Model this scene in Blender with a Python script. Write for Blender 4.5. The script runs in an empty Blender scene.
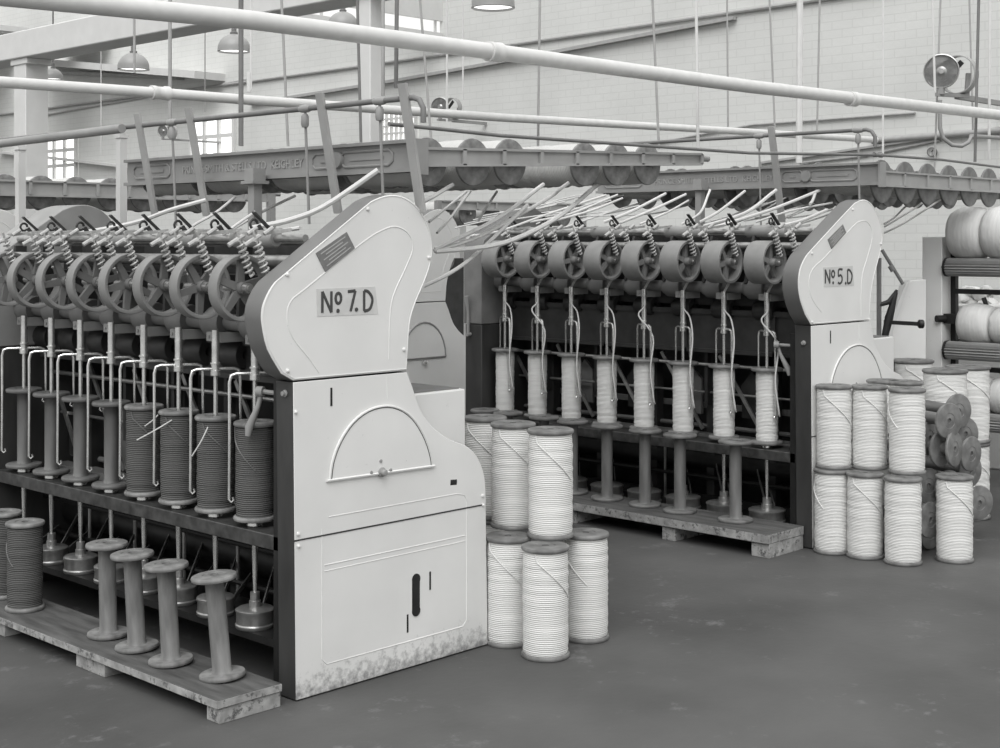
import bpy, math, random
from mathutils import Vector, Matrix
random.seed(7)
PI = math.pi
SC = bpy.context.scene
COL = SC.collection
# ------------------------------------------------------------------ camera
FPX = 1414.0
HD = math.radians(43.9)
FW = Vector((math.cos(HD), math.sin(HD), 0))
RT = Vector((math.sin(HD), -math.cos(HD), 0))
EYE = Vector((0, 0, 1.5))
cam_d = bpy.data.cameras.new('camera'); cam = bpy.data.objects.new('camera', cam_d); COL.objects.link(cam)
cam_d.sensor_width = 36; cam_d.lens = FPX / 1000 * 36; cam_d.shift_y = -0.134
cam.location = EYE; cam.rotation_euler = (PI / 2, 0, HD - PI / 2)
cam_d.clip_start = 0.05; cam_d.clip_end = 200
SC.camera = cam

def P(px, py, ax, val):
    """point on the plane axis=val that the photograph shows at px, py"""
    d = FW + RT * ((px - 500) / FPX) + Vector((0, 0, (240 - py) / FPX))
    return EYE + d * ((val - EYE[ax]) / d[ax])

def D(px, py, t):
    return EYE + (FW + RT * ((px - 500) / FPX) + Vector((0, 0, (240 - py) / FPX))) * t

# ------------------------------------------------------------------ materials
def mat(name, v, rough=.6, metal=0., noise=.0, scale=8., bump=0., bscale=40., spec=.5, tint=(1, 1, .985), stretch=None, dark=None, dscale=3., dth=.62):
    m = bpy.data.materials.new(name); m.use_nodes = True
    n = m.node_tree; b = n.nodes['Principled BSDF']
    b.inputs['Roughness'].default_value = rough; b.inputs['Metallic'].default_value = metal
    b.inputs['Specular IOR Level'].default_value = spec
    col = [v * c for c in tint] + [1]
    b.inputs['Base Color'].default_value = col
    tc = n.nodes.new('ShaderNodeTexCoord'); mp = n.nodes.new('ShaderNodeMapping')
    n.links.new(tc.outputs['Object'], mp.inputs['Vector'])
    if stretch: mp.inputs['Scale'].default_value = stretch
    last = None
    if noise:
        nz = n.nodes.new('ShaderNodeTexNoise'); nz.inputs['Scale'].default_value = scale; nz.inputs['Detail'].default_value = 6
        n.links.new(mp.outputs[0], nz.inputs['Vector'])
        rp = n.nodes.new('ShaderNodeValToRGB')
        rp.color_ramp.elements[0].position = .3; rp.color_ramp.elements[1].position = .7
        rp.color_ramp.elements[0].color = [c * (1 - noise) for c in col[:3]] + [1]
        rp.color_ramp.elements[1].color = [min(1, c * (1 + noise * .6)) for c in col[:3]] + [1]
        n.links.new(nz.outputs['Fac'], rp.inputs[0]); last = rp.outputs[0]
        n.links.new(last, b.inputs['Base Color'])
    if dark is not None:      # specks and grime of their own shape
        nz2 = n.nodes.new('ShaderNodeTexNoise'); nz2.inputs['Scale'].default_value = dscale; nz2.inputs['Detail'].default_value = 12
        nz2.inputs['Roughness'].default_value = .75
        n.links.new(mp.outputs[0], nz2.inputs['Vector'])
        r2 = n.nodes.new('ShaderNodeValToRGB'); r2.color_ramp.elements[0].position = dth; r2.color_ramp.elements[1].position = dth + .08
        n.links.new(nz2.outputs['Fac'], r2.inputs[0])
        mx = n.nodes.new('ShaderNodeMixRGB'); mx.inputs[1].default_value = col; mx.inputs[2].default_value = (dark, dark, dark, 1)
        if last: n.links.new(last, mx.inputs[1])
        n.links.new(r2.outputs[0], mx.inputs[0]); n.links.new(mx.outputs[0], b.inputs['Base Color'])
    if bump:
        nb = n.nodes.new('ShaderNodeTexNoise'); nb.inputs['Scale'].default_value = bscale; nb.inputs['Detail'].default_value = 5
        n.links.new(mp.outputs[0], nb.inputs['Vector'])
        bp = n.nodes.new('ShaderNodeBump'); bp.inputs['Strength'].default_value = bump; bp.inputs['Distance'].default_value = .01
        n.links.new(nb.outputs['Fac'], bp.inputs['Height']); n.links.new(bp.outputs[0], b.inputs['Normal'])
    return m

def yarn_mat(name, v, vd, freq=70., strength=.7):
    m = bpy.data.materials.new(name); m.use_nodes = True
    n = m.node_tree; b = n.nodes['Principled BSDF']; b.inputs['Roughness'].default_value = .95
    b.inputs['Specular IOR Level'].default_value = .1
    tc = n.nodes.new('ShaderNodeTexCoord')
    mp = n.nodes.new('ShaderNodeMapping'); mp.inputs['Scale'].default_value = (2.2, 2.2, freq * 1.6)
    n.links.new(tc.outputs['Object'], mp.inputs['Vector'])
    nz = n.nodes.new('ShaderNodeTexNoise'); nz.inputs['Scale'].default_value = 1.6; nz.inputs['Detail'].default_value = 3
    n.links.new(mp.outputs[0], nz.inputs['Vector'])
    wv = n.nodes.new('ShaderNodeTexWave'); wv.bands_direction = 'Z'; wv.inputs['Scale'].default_value = freq / 1.55
    wv.inputs['Distortion'].default_value = 1.0; wv.inputs['Detail'].default_value = 3; wv.inputs['Detail Scale'].default_value = 1.2
    n.links.new(tc.outputs['Object'], wv.inputs['Vector'])
    mul = n.nodes.new('ShaderNodeMath'); mul.operation = 'MULTIPLY_ADD'; mul.inputs[1].default_value = .55
    ad = n.nodes.new('ShaderNodeMath'); ad.operation = 'MULTIPLY'; ad.inputs[1].default_value = .6
    n.links.new(nz.outputs['Fac'], ad.inputs[0]); n.links.new(wv.outputs['Fac'], mul.inputs[0]); n.links.new(ad.outputs[0], mul.inputs[2])
    rp = n.nodes.new('ShaderNodeValToRGB'); rp.color_ramp.elements[0].position = .15; rp.color_ramp.elements[1].position = .75
    rp.color_ramp.elements[0].color = (vd, vd, vd * .98, 1); rp.color_ramp.elements[1].color = (v, v, v * .98, 1)
    n.links.new(mul.outputs[0], rp.inputs[0]); n.links.new(rp.outputs[0], b.inputs['Base Color'])
    bp = n.nodes.new('ShaderNodeBump'); bp.inputs['Strength'].default_value = strength; bp.inputs['Distance'].default_value = .004
    n.links.new(mul.outputs[0], bp.inputs['Height']); n.links.new(bp.outputs[0], b.inputs['Normal'])
    return m

def emit(name, v):
    m = bpy.data.materials.new(name); m.use_nodes = True; n = m.node_tree
    n.nodes.remove(n.nodes['Principled BSDF']); e = n.nodes.new('ShaderNodeEmission')
    e.inputs[0].default_value = (1, 1, .98, 1); e.inputs[1].default_value = v
    n.links.new(e.outputs[0], n.nodes['Material Output'].inputs[0]); return m

def brick_mat():
    m = mat('painted_brick', .60, .8)
    n = m.node_tree; b = n.nodes['Principled BSDF']
    tc = n.nodes.new('ShaderNodeTexCoord'); sx = n.nodes.new('ShaderNodeSeparateXYZ'); cx = n.nodes.new('ShaderNodeCombineXYZ')
    n.links.new(tc.outputs['Object'], sx.inputs[0])
    n.links.new(sx.outputs['Y'], cx.inputs['X']); n.links.new(sx.outputs['Z'], cx.inputs['Y'])
    bk = n.nodes.new('ShaderNodeTexBrick'); bk.inputs['Scale'].default_value = 1.
    bk.inputs['Brick Width'].default_value = .21; bk.inputs['Row Height'].default_value = .078; bk.inputs['Mortar Size'].default_value = .005
    bk.inputs['Color1'].default_value = (.61, .615, .60, 1); bk.inputs['Color2'].default_value = (.62, .625, .61, 1)
    bk.inputs['Mortar'].default_value = (.56, .565, .55, 1)
    n.links.new(cx.outputs[0], bk.inputs['Vector'])
    nz = n.nodes.new('ShaderNodeTexNoise'); nz.inputs['Scale'].default_value = 1.3; nz.inputs['Detail'].default_value = 8
    n.links.new(tc.outputs['Object'], nz.inputs['Vector'])
    mx = n.nodes.new('ShaderNodeMixRGB'); mx.blend_type = 'MULTIPLY'; mx.inputs[0].default_value = .35
    rp = n.nodes.new('ShaderNodeValToRGB'); rp.color_ramp.elements[0].position = .3; rp.color_ramp.elements[1].position = .65
    rp.color_ramp.elements[0].color = (.72, .72, .72, 1)
    n.links.new(nz.outputs['Fac'], rp.inputs[0])
    n.links.new(bk.outputs['Color'], mx.inputs[1]); n.links.new(rp.outputs[0], mx.inputs[2]); n.links.new(mx.outputs[0], b.inputs['Base Color'])
    bp = n.nodes.new('ShaderNodeBump'); bp.inputs['Strength'].default_value = .16; bp.inputs['Distance'].default_value = .01
    nz2 = n.nodes.new('ShaderNodeTexNoise'); nz2.inputs['Scale'].default_value = 25; nz2.inputs['Detail'].default_value = 4
    n.links.new(tc.outputs['Object'], nz2.inputs['Vector'])
    sb = n.nodes.new('ShaderNodeMath'); sb.operation = 'SUBTRACT'
    n.links.new(nz2.outputs['Fac'], sb.inputs[0]); n.links.new(bk.outputs['Fac'], sb.inputs[1])
    n.links.new(sb.outputs[0], bp.inputs['Height']); n.links.new(bp.outputs[0], b.inputs['Normal'])
    return m

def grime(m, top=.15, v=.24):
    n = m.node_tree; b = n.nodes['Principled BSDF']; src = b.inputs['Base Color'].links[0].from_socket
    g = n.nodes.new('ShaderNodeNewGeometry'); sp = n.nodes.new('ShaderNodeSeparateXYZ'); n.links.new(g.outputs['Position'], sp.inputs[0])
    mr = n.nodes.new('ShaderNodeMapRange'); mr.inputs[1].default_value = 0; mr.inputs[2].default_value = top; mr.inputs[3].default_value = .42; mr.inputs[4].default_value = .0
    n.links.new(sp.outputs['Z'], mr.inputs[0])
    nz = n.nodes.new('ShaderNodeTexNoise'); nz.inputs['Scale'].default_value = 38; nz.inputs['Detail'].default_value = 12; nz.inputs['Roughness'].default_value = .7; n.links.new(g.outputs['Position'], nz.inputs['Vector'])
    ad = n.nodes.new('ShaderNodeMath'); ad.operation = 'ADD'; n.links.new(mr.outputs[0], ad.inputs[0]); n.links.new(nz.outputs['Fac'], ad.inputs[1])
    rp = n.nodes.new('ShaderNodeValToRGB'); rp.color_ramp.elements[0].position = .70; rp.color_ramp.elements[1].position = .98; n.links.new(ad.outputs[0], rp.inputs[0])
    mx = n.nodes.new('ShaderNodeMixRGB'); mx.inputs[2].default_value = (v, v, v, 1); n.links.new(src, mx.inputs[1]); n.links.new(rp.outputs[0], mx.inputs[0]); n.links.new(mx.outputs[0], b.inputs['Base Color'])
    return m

M = dict(
    white=mat('white_enamel', .69, .42, noise=.07, scale=3, dark=.22, dscale=34, dth=.64, bump=.05, bscale=12),
    whiteold=mat('worn_white_enamel', .60, .5, noise=.1, scale=3, dark=.15, dscale=18, dth=.66),
    wall=brick_mat(),
    plaster=mat('white_plaster', .62, .85, noise=.08, scale=1.5, bump=.1),
    ceil=mat('ceiling_white', .60, .8, noise=.05),
    floor=mat('worn_asphalt_floor', .080, .62, noise=.42, scale=1.1, dark=.125, dscale=5, dth=.58, bump=.12, bscale=30, spec=.35),
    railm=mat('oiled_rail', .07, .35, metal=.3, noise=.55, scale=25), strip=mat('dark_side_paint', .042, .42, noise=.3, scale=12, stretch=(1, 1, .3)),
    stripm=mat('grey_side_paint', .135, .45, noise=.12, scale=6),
    iron=mat('black_iron', .010, .5, noise=.5, scale=20),
    iron2=mat('oily_dark_iron', .032, .45, noise=.4, scale=15),
    grey=mat('grey_machine_paint', .27, .55, noise=.12, scale=10),
    greyd=mat('mid_grey_paint', .16, .55, noise=.2, scale=10),
    wheel=mat('wheel_grey', .22, .5, noise=.15, scale=12),
    wheel_d=mat('wheel_inside', .07, .5, noise=.25, scale=18),
    spr=mat('spring_steel', .42, .5, metal=.2, noise=.2, scale=60), steel=mat('bright_steel', .72, .26, metal=.8, noise=.15, scale=30),
    steeld=mat('dull_steel', .42, .32, metal=.8, noise=.25, scale=30),
    woodg=mat('oily_bobbin_wood', .13, .5, noise=.45, scale=14, stretch=(1, 1, .25), bump=.1), wood=mat('bobbin_wood', .175, .45, noise=.5, scale=14, stretch=(1, 1, .25), bump=.1),
    woodp=mat('pale_bobbin_wood', .215, .5, noise=.5, scale=22, stretch=(1, 1, .2), bump=.12, dark=.09, dscale=22, dth=.62),
    woodd=mat('dark_flange_wood', .2, .5, noise=.3, scale=16),
    plank=mat('pallet_plank', .085, .8, noise=.5, scale=9, stretch=(3, .5, 3), bump=.3, bscale=30),
    plankend=mat('pallet_cut_edge', .32, .85, noise=.4, scale=18, dark=.09, dscale=26, dth=.52, bump=.4, bscale=30),
    pipe=mat('painted_pipe', .60, .45, noise=.06, scale=20),
    pipeg=mat('grey_pipe', .34, .5, noise=.1, scale=20),
    lamp=mat('lamp_enamel', .28, .4), arm=mat('creel_grey', .34, .55, noise=.12, scale=10), gird=mat('girder_grey', .27, .55, noise=.1, scale=10),  # lamp, creel and girder greys lightened in place of haze in the air
    sliver=mat('wool_sliver', .60, .9, noise=.06, scale=40),
    wool=mat('wool_roll', .62, .95, noise=.14, scale=7, stretch=(.6, 5, .6), bump=.5, bscale=14),
    ink=mat('black_lettering', .05, .6),
    patch=mat('label_patch', .55, .7, noise=.08, scale=30),
    plate=mat('brass_plate', .17, .4, noise=.2, scale=40),
    platel=mat('plate_lines', .36, .5),
    yw=yarn_mat('white_yarn', .76, .50), yd=yarn_mat('dark_yarn', .13, .045, 70, .9), yc=yarn_mat('creel_yarn', .60, .42, 60),
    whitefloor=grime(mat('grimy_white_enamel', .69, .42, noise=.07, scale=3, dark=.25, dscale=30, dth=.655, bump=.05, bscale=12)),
    glow=emit('daylight_pane', 1.6), lampglow=emit('lamp_glow', 1.5), sky=emit('roof_glazing', .95),
)

# ------------------------------------------------------------------ mesh builder
class MB:
    def __init__(s): s.v = []; s.f = []; s.mi = []
    def add(s, vs, fs, mi=0):
        o = len(s.v); s.v += [Vector(v) for v in vs]
        for k, f in enumerate(fs): s.f.append([i + o for i in f]); s.mi.append(mi[k] if isinstance(mi, list) else mi)
        return s
    def box(s, x0, x1, y0, y1, z0, z1, mi=0):
        vs = [(x, y, z) for x in (x0, x1) for y in (y0, y1) for z in (z0, z1)]
        return s.add(vs, [(0, 1, 3, 2), (4, 6, 7, 5), (0, 4, 5, 1), (2, 3, 7, 6), (0, 2, 6, 4), (1, 5, 7, 3)], mi)
    def bar(s, a, b, w, h, up=(0, 0, 1), mi=0, w2=None, h2=None):
        a = Vector(a); b = Vector(b); d = (b - a).normalized(); u = Vector(up)
        r = d.cross(u)
        if r.length < 1e-4: r = d.cross(Vector((1, 0, 0)))
        r.normalize(); u = r.cross(d).normalized(); w2 = w2 or w; h2 = h2 or h
        vs = []
        for p, ww, hh in ((a, w, h), (b, w2, h2)):
            for sx, sy in ((-1, -1), (1, -1), (1, 1), (-1, 1)): vs.append(p + r * (sx * ww / 2) + u * (sy * hh / 2))
        return s.add(vs, [(0, 3, 2, 1), (4, 5, 6, 7), (0, 1, 5, 4), (1, 2, 6, 5), (2, 3, 7, 6), (3, 0, 4, 7)], mi)
    def tube(s, pts, r, seg=8, mi=0, caps=True, flat=None):
        pts = [Vector(p) for p in pts]; n = len(pts)
        rs = r if isinstance(r, (list, tuple)) else [r] * n
        o = len(s.v); prev = None
        for i, p in enumerate(pts):
            t = (pts[min(i + 1, n - 1)] - pts[max(i - 1, 0)]).normalized()
            if prev is None:
                u = t.orthogonal().normalized()
            else:
                u = (prev - t * prev.dot(t)).normalized()
            prev = u; w = t.cross(u)
            for k in range(seg):
                a = 2 * PI * k / seg; off = (u * math.cos(a) + w * math.sin(a)) * rs[i]
                if flat: off = off - flat * off.dot(flat) * .85
                s.v.append(p + off)
        for i in range(n - 1):
            for k in range(seg):
                a = o + i * seg + k; b = o + i * seg + (k + 1) % seg
                s.f.append([a, b, b + seg, a + seg]); s.mi.append(mi)
        if caps:
            s.f.append([o + k for k in range(seg)][::-1]); s.mi.append(mi)
            s.f.append([o + (n - 1) * seg + k for k in range(seg)]); s.mi.append(mi)
        return s
    def lathe(s, prof, seg=24, mat_=None, mi=0, closed=False):
        """prof: (r, z); around local z, then mat_"""
        o = len(s.v); mt = mat_ or Matrix.Identity(4)
        for r, z in prof:
            for k in range(seg):
                a = 2 * PI * k / seg; s.v.append(mt @ Vector((r * math.cos(a), r * math.sin(a), z)))
        n = len(prof)
        rng = range(n if closed else n - 1)
        for i in rng:
            j = (i + 1) % n
            for k in range(seg):
                k2 = (k + 1) % seg
                s.f.append([o + i * seg + k, o + i * seg + k2, o + j * seg + k2, o + j * seg + k])
                s.mi.append(mi[i] if isinstance(mi, list) else mi)
        if not closed:
            if prof[0][0] > 1e-6: s.f.append([o + k for k in range(seg)][::-1]); s.mi.append(mi if not isinstance(mi, list) else mi[0])
            if prof[-1][0] > 1e-6: s.f.append([o + (n - 1) * seg + k for k in range(seg)]); s.mi.append(mi if not isinstance(mi, list) else mi[-1])
        return s
    def prism(s, pts, y0, y1, ms=1, mf=0, axis=1):
        """outline (a, z) in the plane normal to axis, from y0 to y1; faces mf, sides ms"""
        n = len(pts); o = len(s.v)
        for y in (y0, y1):
            for a, z in pts: s.v.append(Vector((a, y, z)) if axis == 1 else Vector((y, a, z)))
        s.f.append([o + k for k in range(n)]); s.mi.append(mf)
        s.f.append([o + n + k for k in range(n)][::-1]); s.mi.append(mf)
        for k in range(n):
            k2 = (k + 1) % n; s.f.append([o + k2, o + k, o + n + k, o + n + k2]); s.mi.append(ms)
        return s
    def build(s, name, mats, parent=None, local=False, smooth=40, bevel=0, origin=None):
        if not isinstance(mats, (list, tuple)): mats = [mats]
        me = bpy.data.meshes.new(name)
        org = Vector((0, 0, 0))
        if parent is not None and not local:
            q = parent
            while q is not None: org += q.location; q = q.parent
        elif parent is None and not local:
            if origin is None:
                xs = [v.x for v in s.v]; ys = [v.y for v in s.v]; zs = [v.z for v in s.v]
                org = Vector(((min(xs) + max(xs)) / 2, (min(ys) + max(ys)) / 2, min(zs)))
            else: org = Vector(origin)
        me.from_pydata([v - org for v in s.v], [], s.f)
        for m in mats: me.materials.append(m)
        me.polygons.foreach_set('material_index', s.mi)
        import bmesh
        bm = bmesh.new(); bm.from_mesh(me); bmesh.ops.recalc_face_normals(bm, faces=bm.faces); bm.to_mesh(me); bm.free()
        me.polygons.foreach_set('use_smooth', [True] * len(me.polygons))
        me.set_sharp_from_angle(angle=math.radians(smooth))
        me.update()
        ob = bpy.data.objects.new(name, me); COL.objects.link(ob)
        if parent is not None: ob.parent = parent
        elif not local: ob.location = org
        if bevel:
            b = ob.modifiers.new('bevel', 'BEVEL'); b.width = bevel; b.segments = 2; b.limit_method = 'ANGLE'; b.angle_limit = math.radians(50)
        return ob

def tag(o, label, cat, group=None):
    o['label'] = label; o['category'] = cat
    if group: o['group'] = group
    return o
def struct(o): o['kind'] = 'structure'; return o
def thing(name, label, cat, loc=(0, 0, 0), group=None):
    e = bpy.data.objects.new(name, None); e.location = loc; e.empty_display_size = .1; COL.objects.link(e)
    return tag(e, label, cat, group)
def copy_tree(o, parent=None):
    c = o.copy(); COL.objects.link(c)
    if parent is not None: c.parent = parent
    for ch in [x for x in KIDS[o.name]]: copy_tree(ch, c)
    return c
KIDS = {}
def index_kids():
    KIDS.clear()
    for o in bpy.data.objects: KIDS.setdefault(o.name, [])
    for o in bpy.data.objects:
        if o.parent: KIDS[o.parent.name].append(o)
def dup(o, loc, label, group, rot=None):
    def rec(x, par):
        c = x.copy(); COL.objects.link(c)
        if par is not None: c.parent = par
        for ch in x.children: rec(ch, c)
        return c
    c = rec(o, None); c.location = loc; c['label'] = label; c['group'] = group
    if rot is not None: c.rotation_euler = rot
    return c
ORD = ['first', 'second', 'third', 'fourth', 'fifth', 'sixth', 'seventh', 'eighth', 'ninth', 'tenth']
def axis_mat(p, d):
    d = Vector(d).normalized(); q = Vector((0, 0, 1)).rotation_difference(d)
    return Matrix.Translation(p) @ q.to_matrix().to_4x4()
def arc(cx, cy, r, a0, a1, n): return [(cx + r * math.cos(a0 + (a1 - a0) * i / n), cy + r * math.sin(a0 + (a1 - a0) * i / n)) for i in range(n + 1)]
def smooth_pts(pts, n=4, closed=False):
    """Catmull-Rom through tuples"""
    out = []; m = len(pts)
    g = (lambda i: pts[i % m]) if closed else (lambda i: pts[max(0, min(m - 1, i))])
    for i in range(m if closed else m - 1):
        p0, p1, p2, p3 = g(i - 1), g(i), g(i + 1), g(i + 2)
        for k in range(n):
            t = k / n
            out.append(tuple(.5 * (2 * b + (c - a) * t + (2 * a - 5 * b + 4 * c - d) * t * t + (3 * b - a - 3 * c + d) * t ** 3) for a, b, c, d in zip(p0, p1, p2, p3)))
    if not closed: out.append(tuple(pts[-1]))
    return out

# ------------------------------------------------------------------ setting
XW = 11.5
o = MB().box(-4, XW + .3, -3, 27, -.1, 0).build('floor', M['floor']); struct(o)
o = MB().box(XW, XW + .3, -3, 27, 0, 6).build('wall_right', M['wall'], origin=(XW, 0, 0)); struct(o)
o = MB().box(-4, XW, 27, 27.3, 0, 6).build('wall_back', M['plaster']); struct(o)
c = MB()
for ya_, yb_ in ((19.3, 20.6), (22.4, 23.6)):
    c.box(-4, XW, ya_, yb_, 4.52, 4.6)
    for k in range(int((yb_ - ya_) / .23)): c.box(-4, XW, ya_ + .05 + k * .23, ya_ + .11 + k * .23, 4.49, 4.521)
struct(c.build('ceiling', M['ceil']))
# wall trims: slanting ledge line, eave box, rails
def wall_line(name, pts, w, h, m, x=XW, out=.05):
    b = MB(); q = [P(px, py, 0, x - out / 2) for px, py in pts]
    for a, bb in zip(q, q[1:]): b.bar(a, bb, out, h)
    return struct(b.build(name, m))
wall_line('trim_1', [(250, 104), (400, 80), (545, 54), (735, 18)], .05, .035, M['pipeg'], out=.07)
wall_line('trim_2', [(0, 152), (140, 168)], .05, .04, M['pipe'], out=.1)
wall_line('trim_3', [(40, 62), (210, 76)], .1, .1, M['ceil'], out=.5)
wall_line('trim_4', [(40, 72), (180, 78)], .1, .05, M['pipeg'], out=.15)
wall_line('trim_5', [(760, 163), (1000, 128)], .1, .02, M['pipeg'], out=.04)
# windows low on the long wall
def window(n, x0, x1, y0, y1, cols, rows):
    a = P(x0, y0, 0, XW); b = P(x1, y0, 0, XW); zt = a.z; zb = a.z - (y1 - y0) * (a - EYE).dot(FW) / FPX
    ya, yb = a.y, b.y
    g = struct(MB().box(XW - .02, XW - .005, yb, ya, zb, zt).build('window_%d' % n, M['glow']))
    f = MB(); W = .05 if cols < 5 else .022
    for k in range(cols + 1):
        y = yb + (ya - yb) * k / cols; f.box(XW - .06, XW - .015, y - W / 2, y + W / 2, zb, zt)
    for k in range(rows + 1):
        z = zb + (zt - zb) * k / rows; f.box(XW - .055, XW - .02, yb, ya, z - W / 2, z + W / 2)
    f.build('window_frame', M['plaster'], g)
window(1, 46, 78, 137, 182, 3, 3)
window(2, 193, 236, 119, 158, 3, 2)
window(3, 380, 418, 113, 142, 8, 4)
# roof monitor glazing
b = MB(); z0 = 3.91; g = struct(MB().box(4.5, XW, 12.05, 12.09, z0 + .02, z0 + .16).build('window_4', M['sky']))
f = MB().box(4.5, XW, 12.0, 12.1, z0 - .03, z0 + .02).box(4.5, XW, 12.0, 12.1, z0 + .16, z0 + .7)
for k in range(9): f.box(4.6 + k * .85, 4.63 + k * .85, 12.03, 12.1, z0, z0 + .17)
f.build('window_frame', M['ceil'], g)
# columns and long beam
XC = 5.7
ca = D(371, 100, 8.6)
col1 = D(31, 100, 11.62)
for n, (p, w) in enumerate(((ca, .105), (col1, .20))):
    b = MB().box(p.x - w / 2, p.x + w / 2, p.y - w / 2, p.y + w / 2, 0, 2.98 if n else 3.2)
    if n: b.box(p.x - .11, p.x + .11, p.y - .14, p.y + .14, 2.93, 2.98)
    o = struct(b.build('column', M['ceil'], bevel=.006))
b = MB().box(col1.x - .13, col1.x + .13, 5.5, 20, 2.98, 3.2).build('beam', M['ceil'], bevel=.01); struct(b)

def pipe_thing(name, label, pts, r, m, seg=14, cat='pipe', couplings=(), group=None, cr=1.35, cl=.05):
    b = MB().tube(pts, r, seg)
    if not couplings: return tag(b.build(name, m), label, cat, group)
    root = thing(name, label, cat, Vector(pts[0]), group)
    b.build('pipe_run', m, root)
    for c in couplings:
        d = (Vector(pts[-1]) - Vector(pts[0])).normalized(); c = Vector(c)
        MB().lathe([(r * 1.05, -cl), (r * cr, -cl), (r * cr, -cl * .5), (r * 1.2, -cl * .4), (r * 1.2, cl * .4), (r * cr, cl * .5), (r * cr, cl), (r * 1.05, cl)], 16, axis_mat(c, d)).build('coupling', m, root)
    return root
def on_y(px, py, y): return P(px, py, 1, y)
Y1 = 4.0
a = on_y(-40, -10, Y1); b_ = on_y(1060, 123, Y1)
pipe_thing('steam_pipe', 'thick pale pipe crossing the whole upper room in front, highest of the overhead pipes', [on_y(-40, -9, Y1), on_y(250, 20, Y1), on_y(495, 52, Y1), on_y(750, 86.5, Y1), on_y(1060, 122, Y1)], .033, M['pipe'], 20, couplings=[on_y(494, 52, Y1), on_y(852, 99, Y1)], cr=1.25, cl=.035)
pipe_thing('steam_pipe', 'second thick pale pipe overhead, lower and behind the highest one', [on_y(-40, 79, 6), on_y(0, 82, 6), on_y(160, 93, 6), on_y(250, 100, 6), on_y(500, 117.5, 6), on_y(750, 132, 6), on_y(876, 140, 6)], .026, M['pipe'], 18, couplings=[on_y(160, 93, 6)], cl=.05)
pipe_thing('wall_pipe', 'pale pipe rising to the right along the far wall from the lower overhead pipe', [P(872, 140.5, 0, 11.465), P(1040, 127.5, 0, 11.465)], .03, M['pipeg'])
pipe_thing('conduit', 'thin conduit rising to the right high on the brick wall', [P(-10, 116, 0, 11.478), P(253, 81, 0, 11.478), P(362, 66, 0, 11.478), P(500, 46.5, 0, 11.478), P(900, -12, 0, 11.478)], .02, M['pipeg'], 8)
pipe_thing('conduit', 'thin conduit on the wall rising from left behind the humidifier towards the right', [P(40, 116, 0, 11.482), P(140, 98, 0, 11.482), P(190, 90, 0, 11.482), P(250, 79, 0, 11.482)], .015, M['pipeg'], 8)
pipe_thing('conduit', 'thin conduit low on the wall just above the No. 5 creel at right', [P(640, 146, 0, 11.482), P(752, 125, 0, 11.482), P(915, 113, 0, 11.482)], .012, M['pipeg'], 8)
pipe_thing('conduit', 'thin conduit on the wall passing under the pressure gauge side of the creel', [P(800, 163, 0, 11.482), P(862, 156, 0, 11.482), P(940, 140, 0, 11.482)], .012, M['pipeg'], 8)

# hanging rods: (top x, bottom x, bottom y, radius, t, material, phrase)
rods = [(134, 134.5, 73, .008, 9, 'pipeg', 'in front of the left pendant lamp'), (170, 170, 120, .012, 9, 'pipeg', 'between the two left pendant lamps'),
        (101, 101, 155, .006, 14, 'pipe', 'in front of the far left brick wall'), (205, 205, 112, .006, 15, 'pipeg', 'left of the second pendant lamp'),
        (281, 288, 146, .008, 8, 'pipeg', 'left of the big column, above the girder lettering'), (419, 431, 138, .007, 8, 'pipeg', 'just right of the big column, leaning'),
        (447, 447, 122, .012, 15.5, 'pipe', 'over the small round humidifier head'), (463, 463, 100, .01, 15.5, 'pipe', 'right above the hoop of the small humidifier'),
        (540, 538, 146, .008, 9, 'pipeg', 'right of the highest pipe joint'), (652, 659, 149, .008, 9, 'pipeg', 'above the end of the No. 7 creel arm, leaning'),
        (696, 698, 150, .008, 7, 'pipe', 'bright and thin, left of the one by the wall bracket'), (727, 728, 127, .008, 12, 'pipeg', 'below the wall bracket of the conduit'),
        (769, 775, 131, .008, 11, 'pipeg', 'left of the thick double hanger'), (800, 799, 163, .02, 8.5, 'pipe', 'the thickest, pale, over the No. 5 girder'),
        (820, 817, 133, .008, 11, 'pipeg', 'right of the thick pale hanger'), (883, 883, 164, .007, 8.6, 'pipe', 'above the near end of the No. 5 girder'),
        (932, 935, 92, .007, 8, 'pipe', 'in front of the large humidifier dish'), (979, 975, 162, .01, 9, 'greyd', 'dark, near the right edge'),
        (941, 934, 180, .008, 11.2, 'pipeg', 'behind the large humidifier dish'), (969, 973, 130, .008, 11.4, 'pipeg', 'right of the large humidifier hoop'),
        (990, 989, 160, .012, 11.3, 'pipe', 'rightmost, pale, against the wall')]
for tx, bx, by, r, t, m, ph in rods:
    tag(MB().tube([D(tx, -12, t), D(bx, by, t)], r, 8).build('hanging_rod', M[m]), 'thin vertical hanging rod ' + ph, 'rod', 'rods hanging from the roof')
tag(MB().tube([D(241, -12, 6.2), D(241, 146, 6.2)], .011, 10).build('drop_pipe', M['greyd']), 'dark vertical drop pipe passing in front of the second pendant lamp', 'pipe')
tag(MB().tube([D(251, -12, 7), D(251, 90, 7)], .006, 8).tube([D(249, 72, 7), D(249, 92, 7)], .012, 8).build('drop_pipe', M['pipe']), 'thin pale drop pipe with a coupling right of the dark drop pipe', 'pipe')
tag(MB().tube([D(383, -12, 5.5), D(383, 96, 5.5)], .0075, 10).build('drop_pipe', M['pipeg']), 'pale vertical pipe dropping in front of the big column', 'pipe')
tag(MB().tube([D(397, -12, 5.5), D(396, 88, 5.5)], .0085, 10).build('drop_pipe', M['greyd']), 'grey vertical pipe on the right face of the big column', 'pipe')
tag(MB().tube([D(357, -12, 7.6), D(361, 143, 7.6)], .008, 8).build('drop_pipe', M['greyd']), 'dark pipe along the left edge of the big column', 'pipe')

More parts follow.
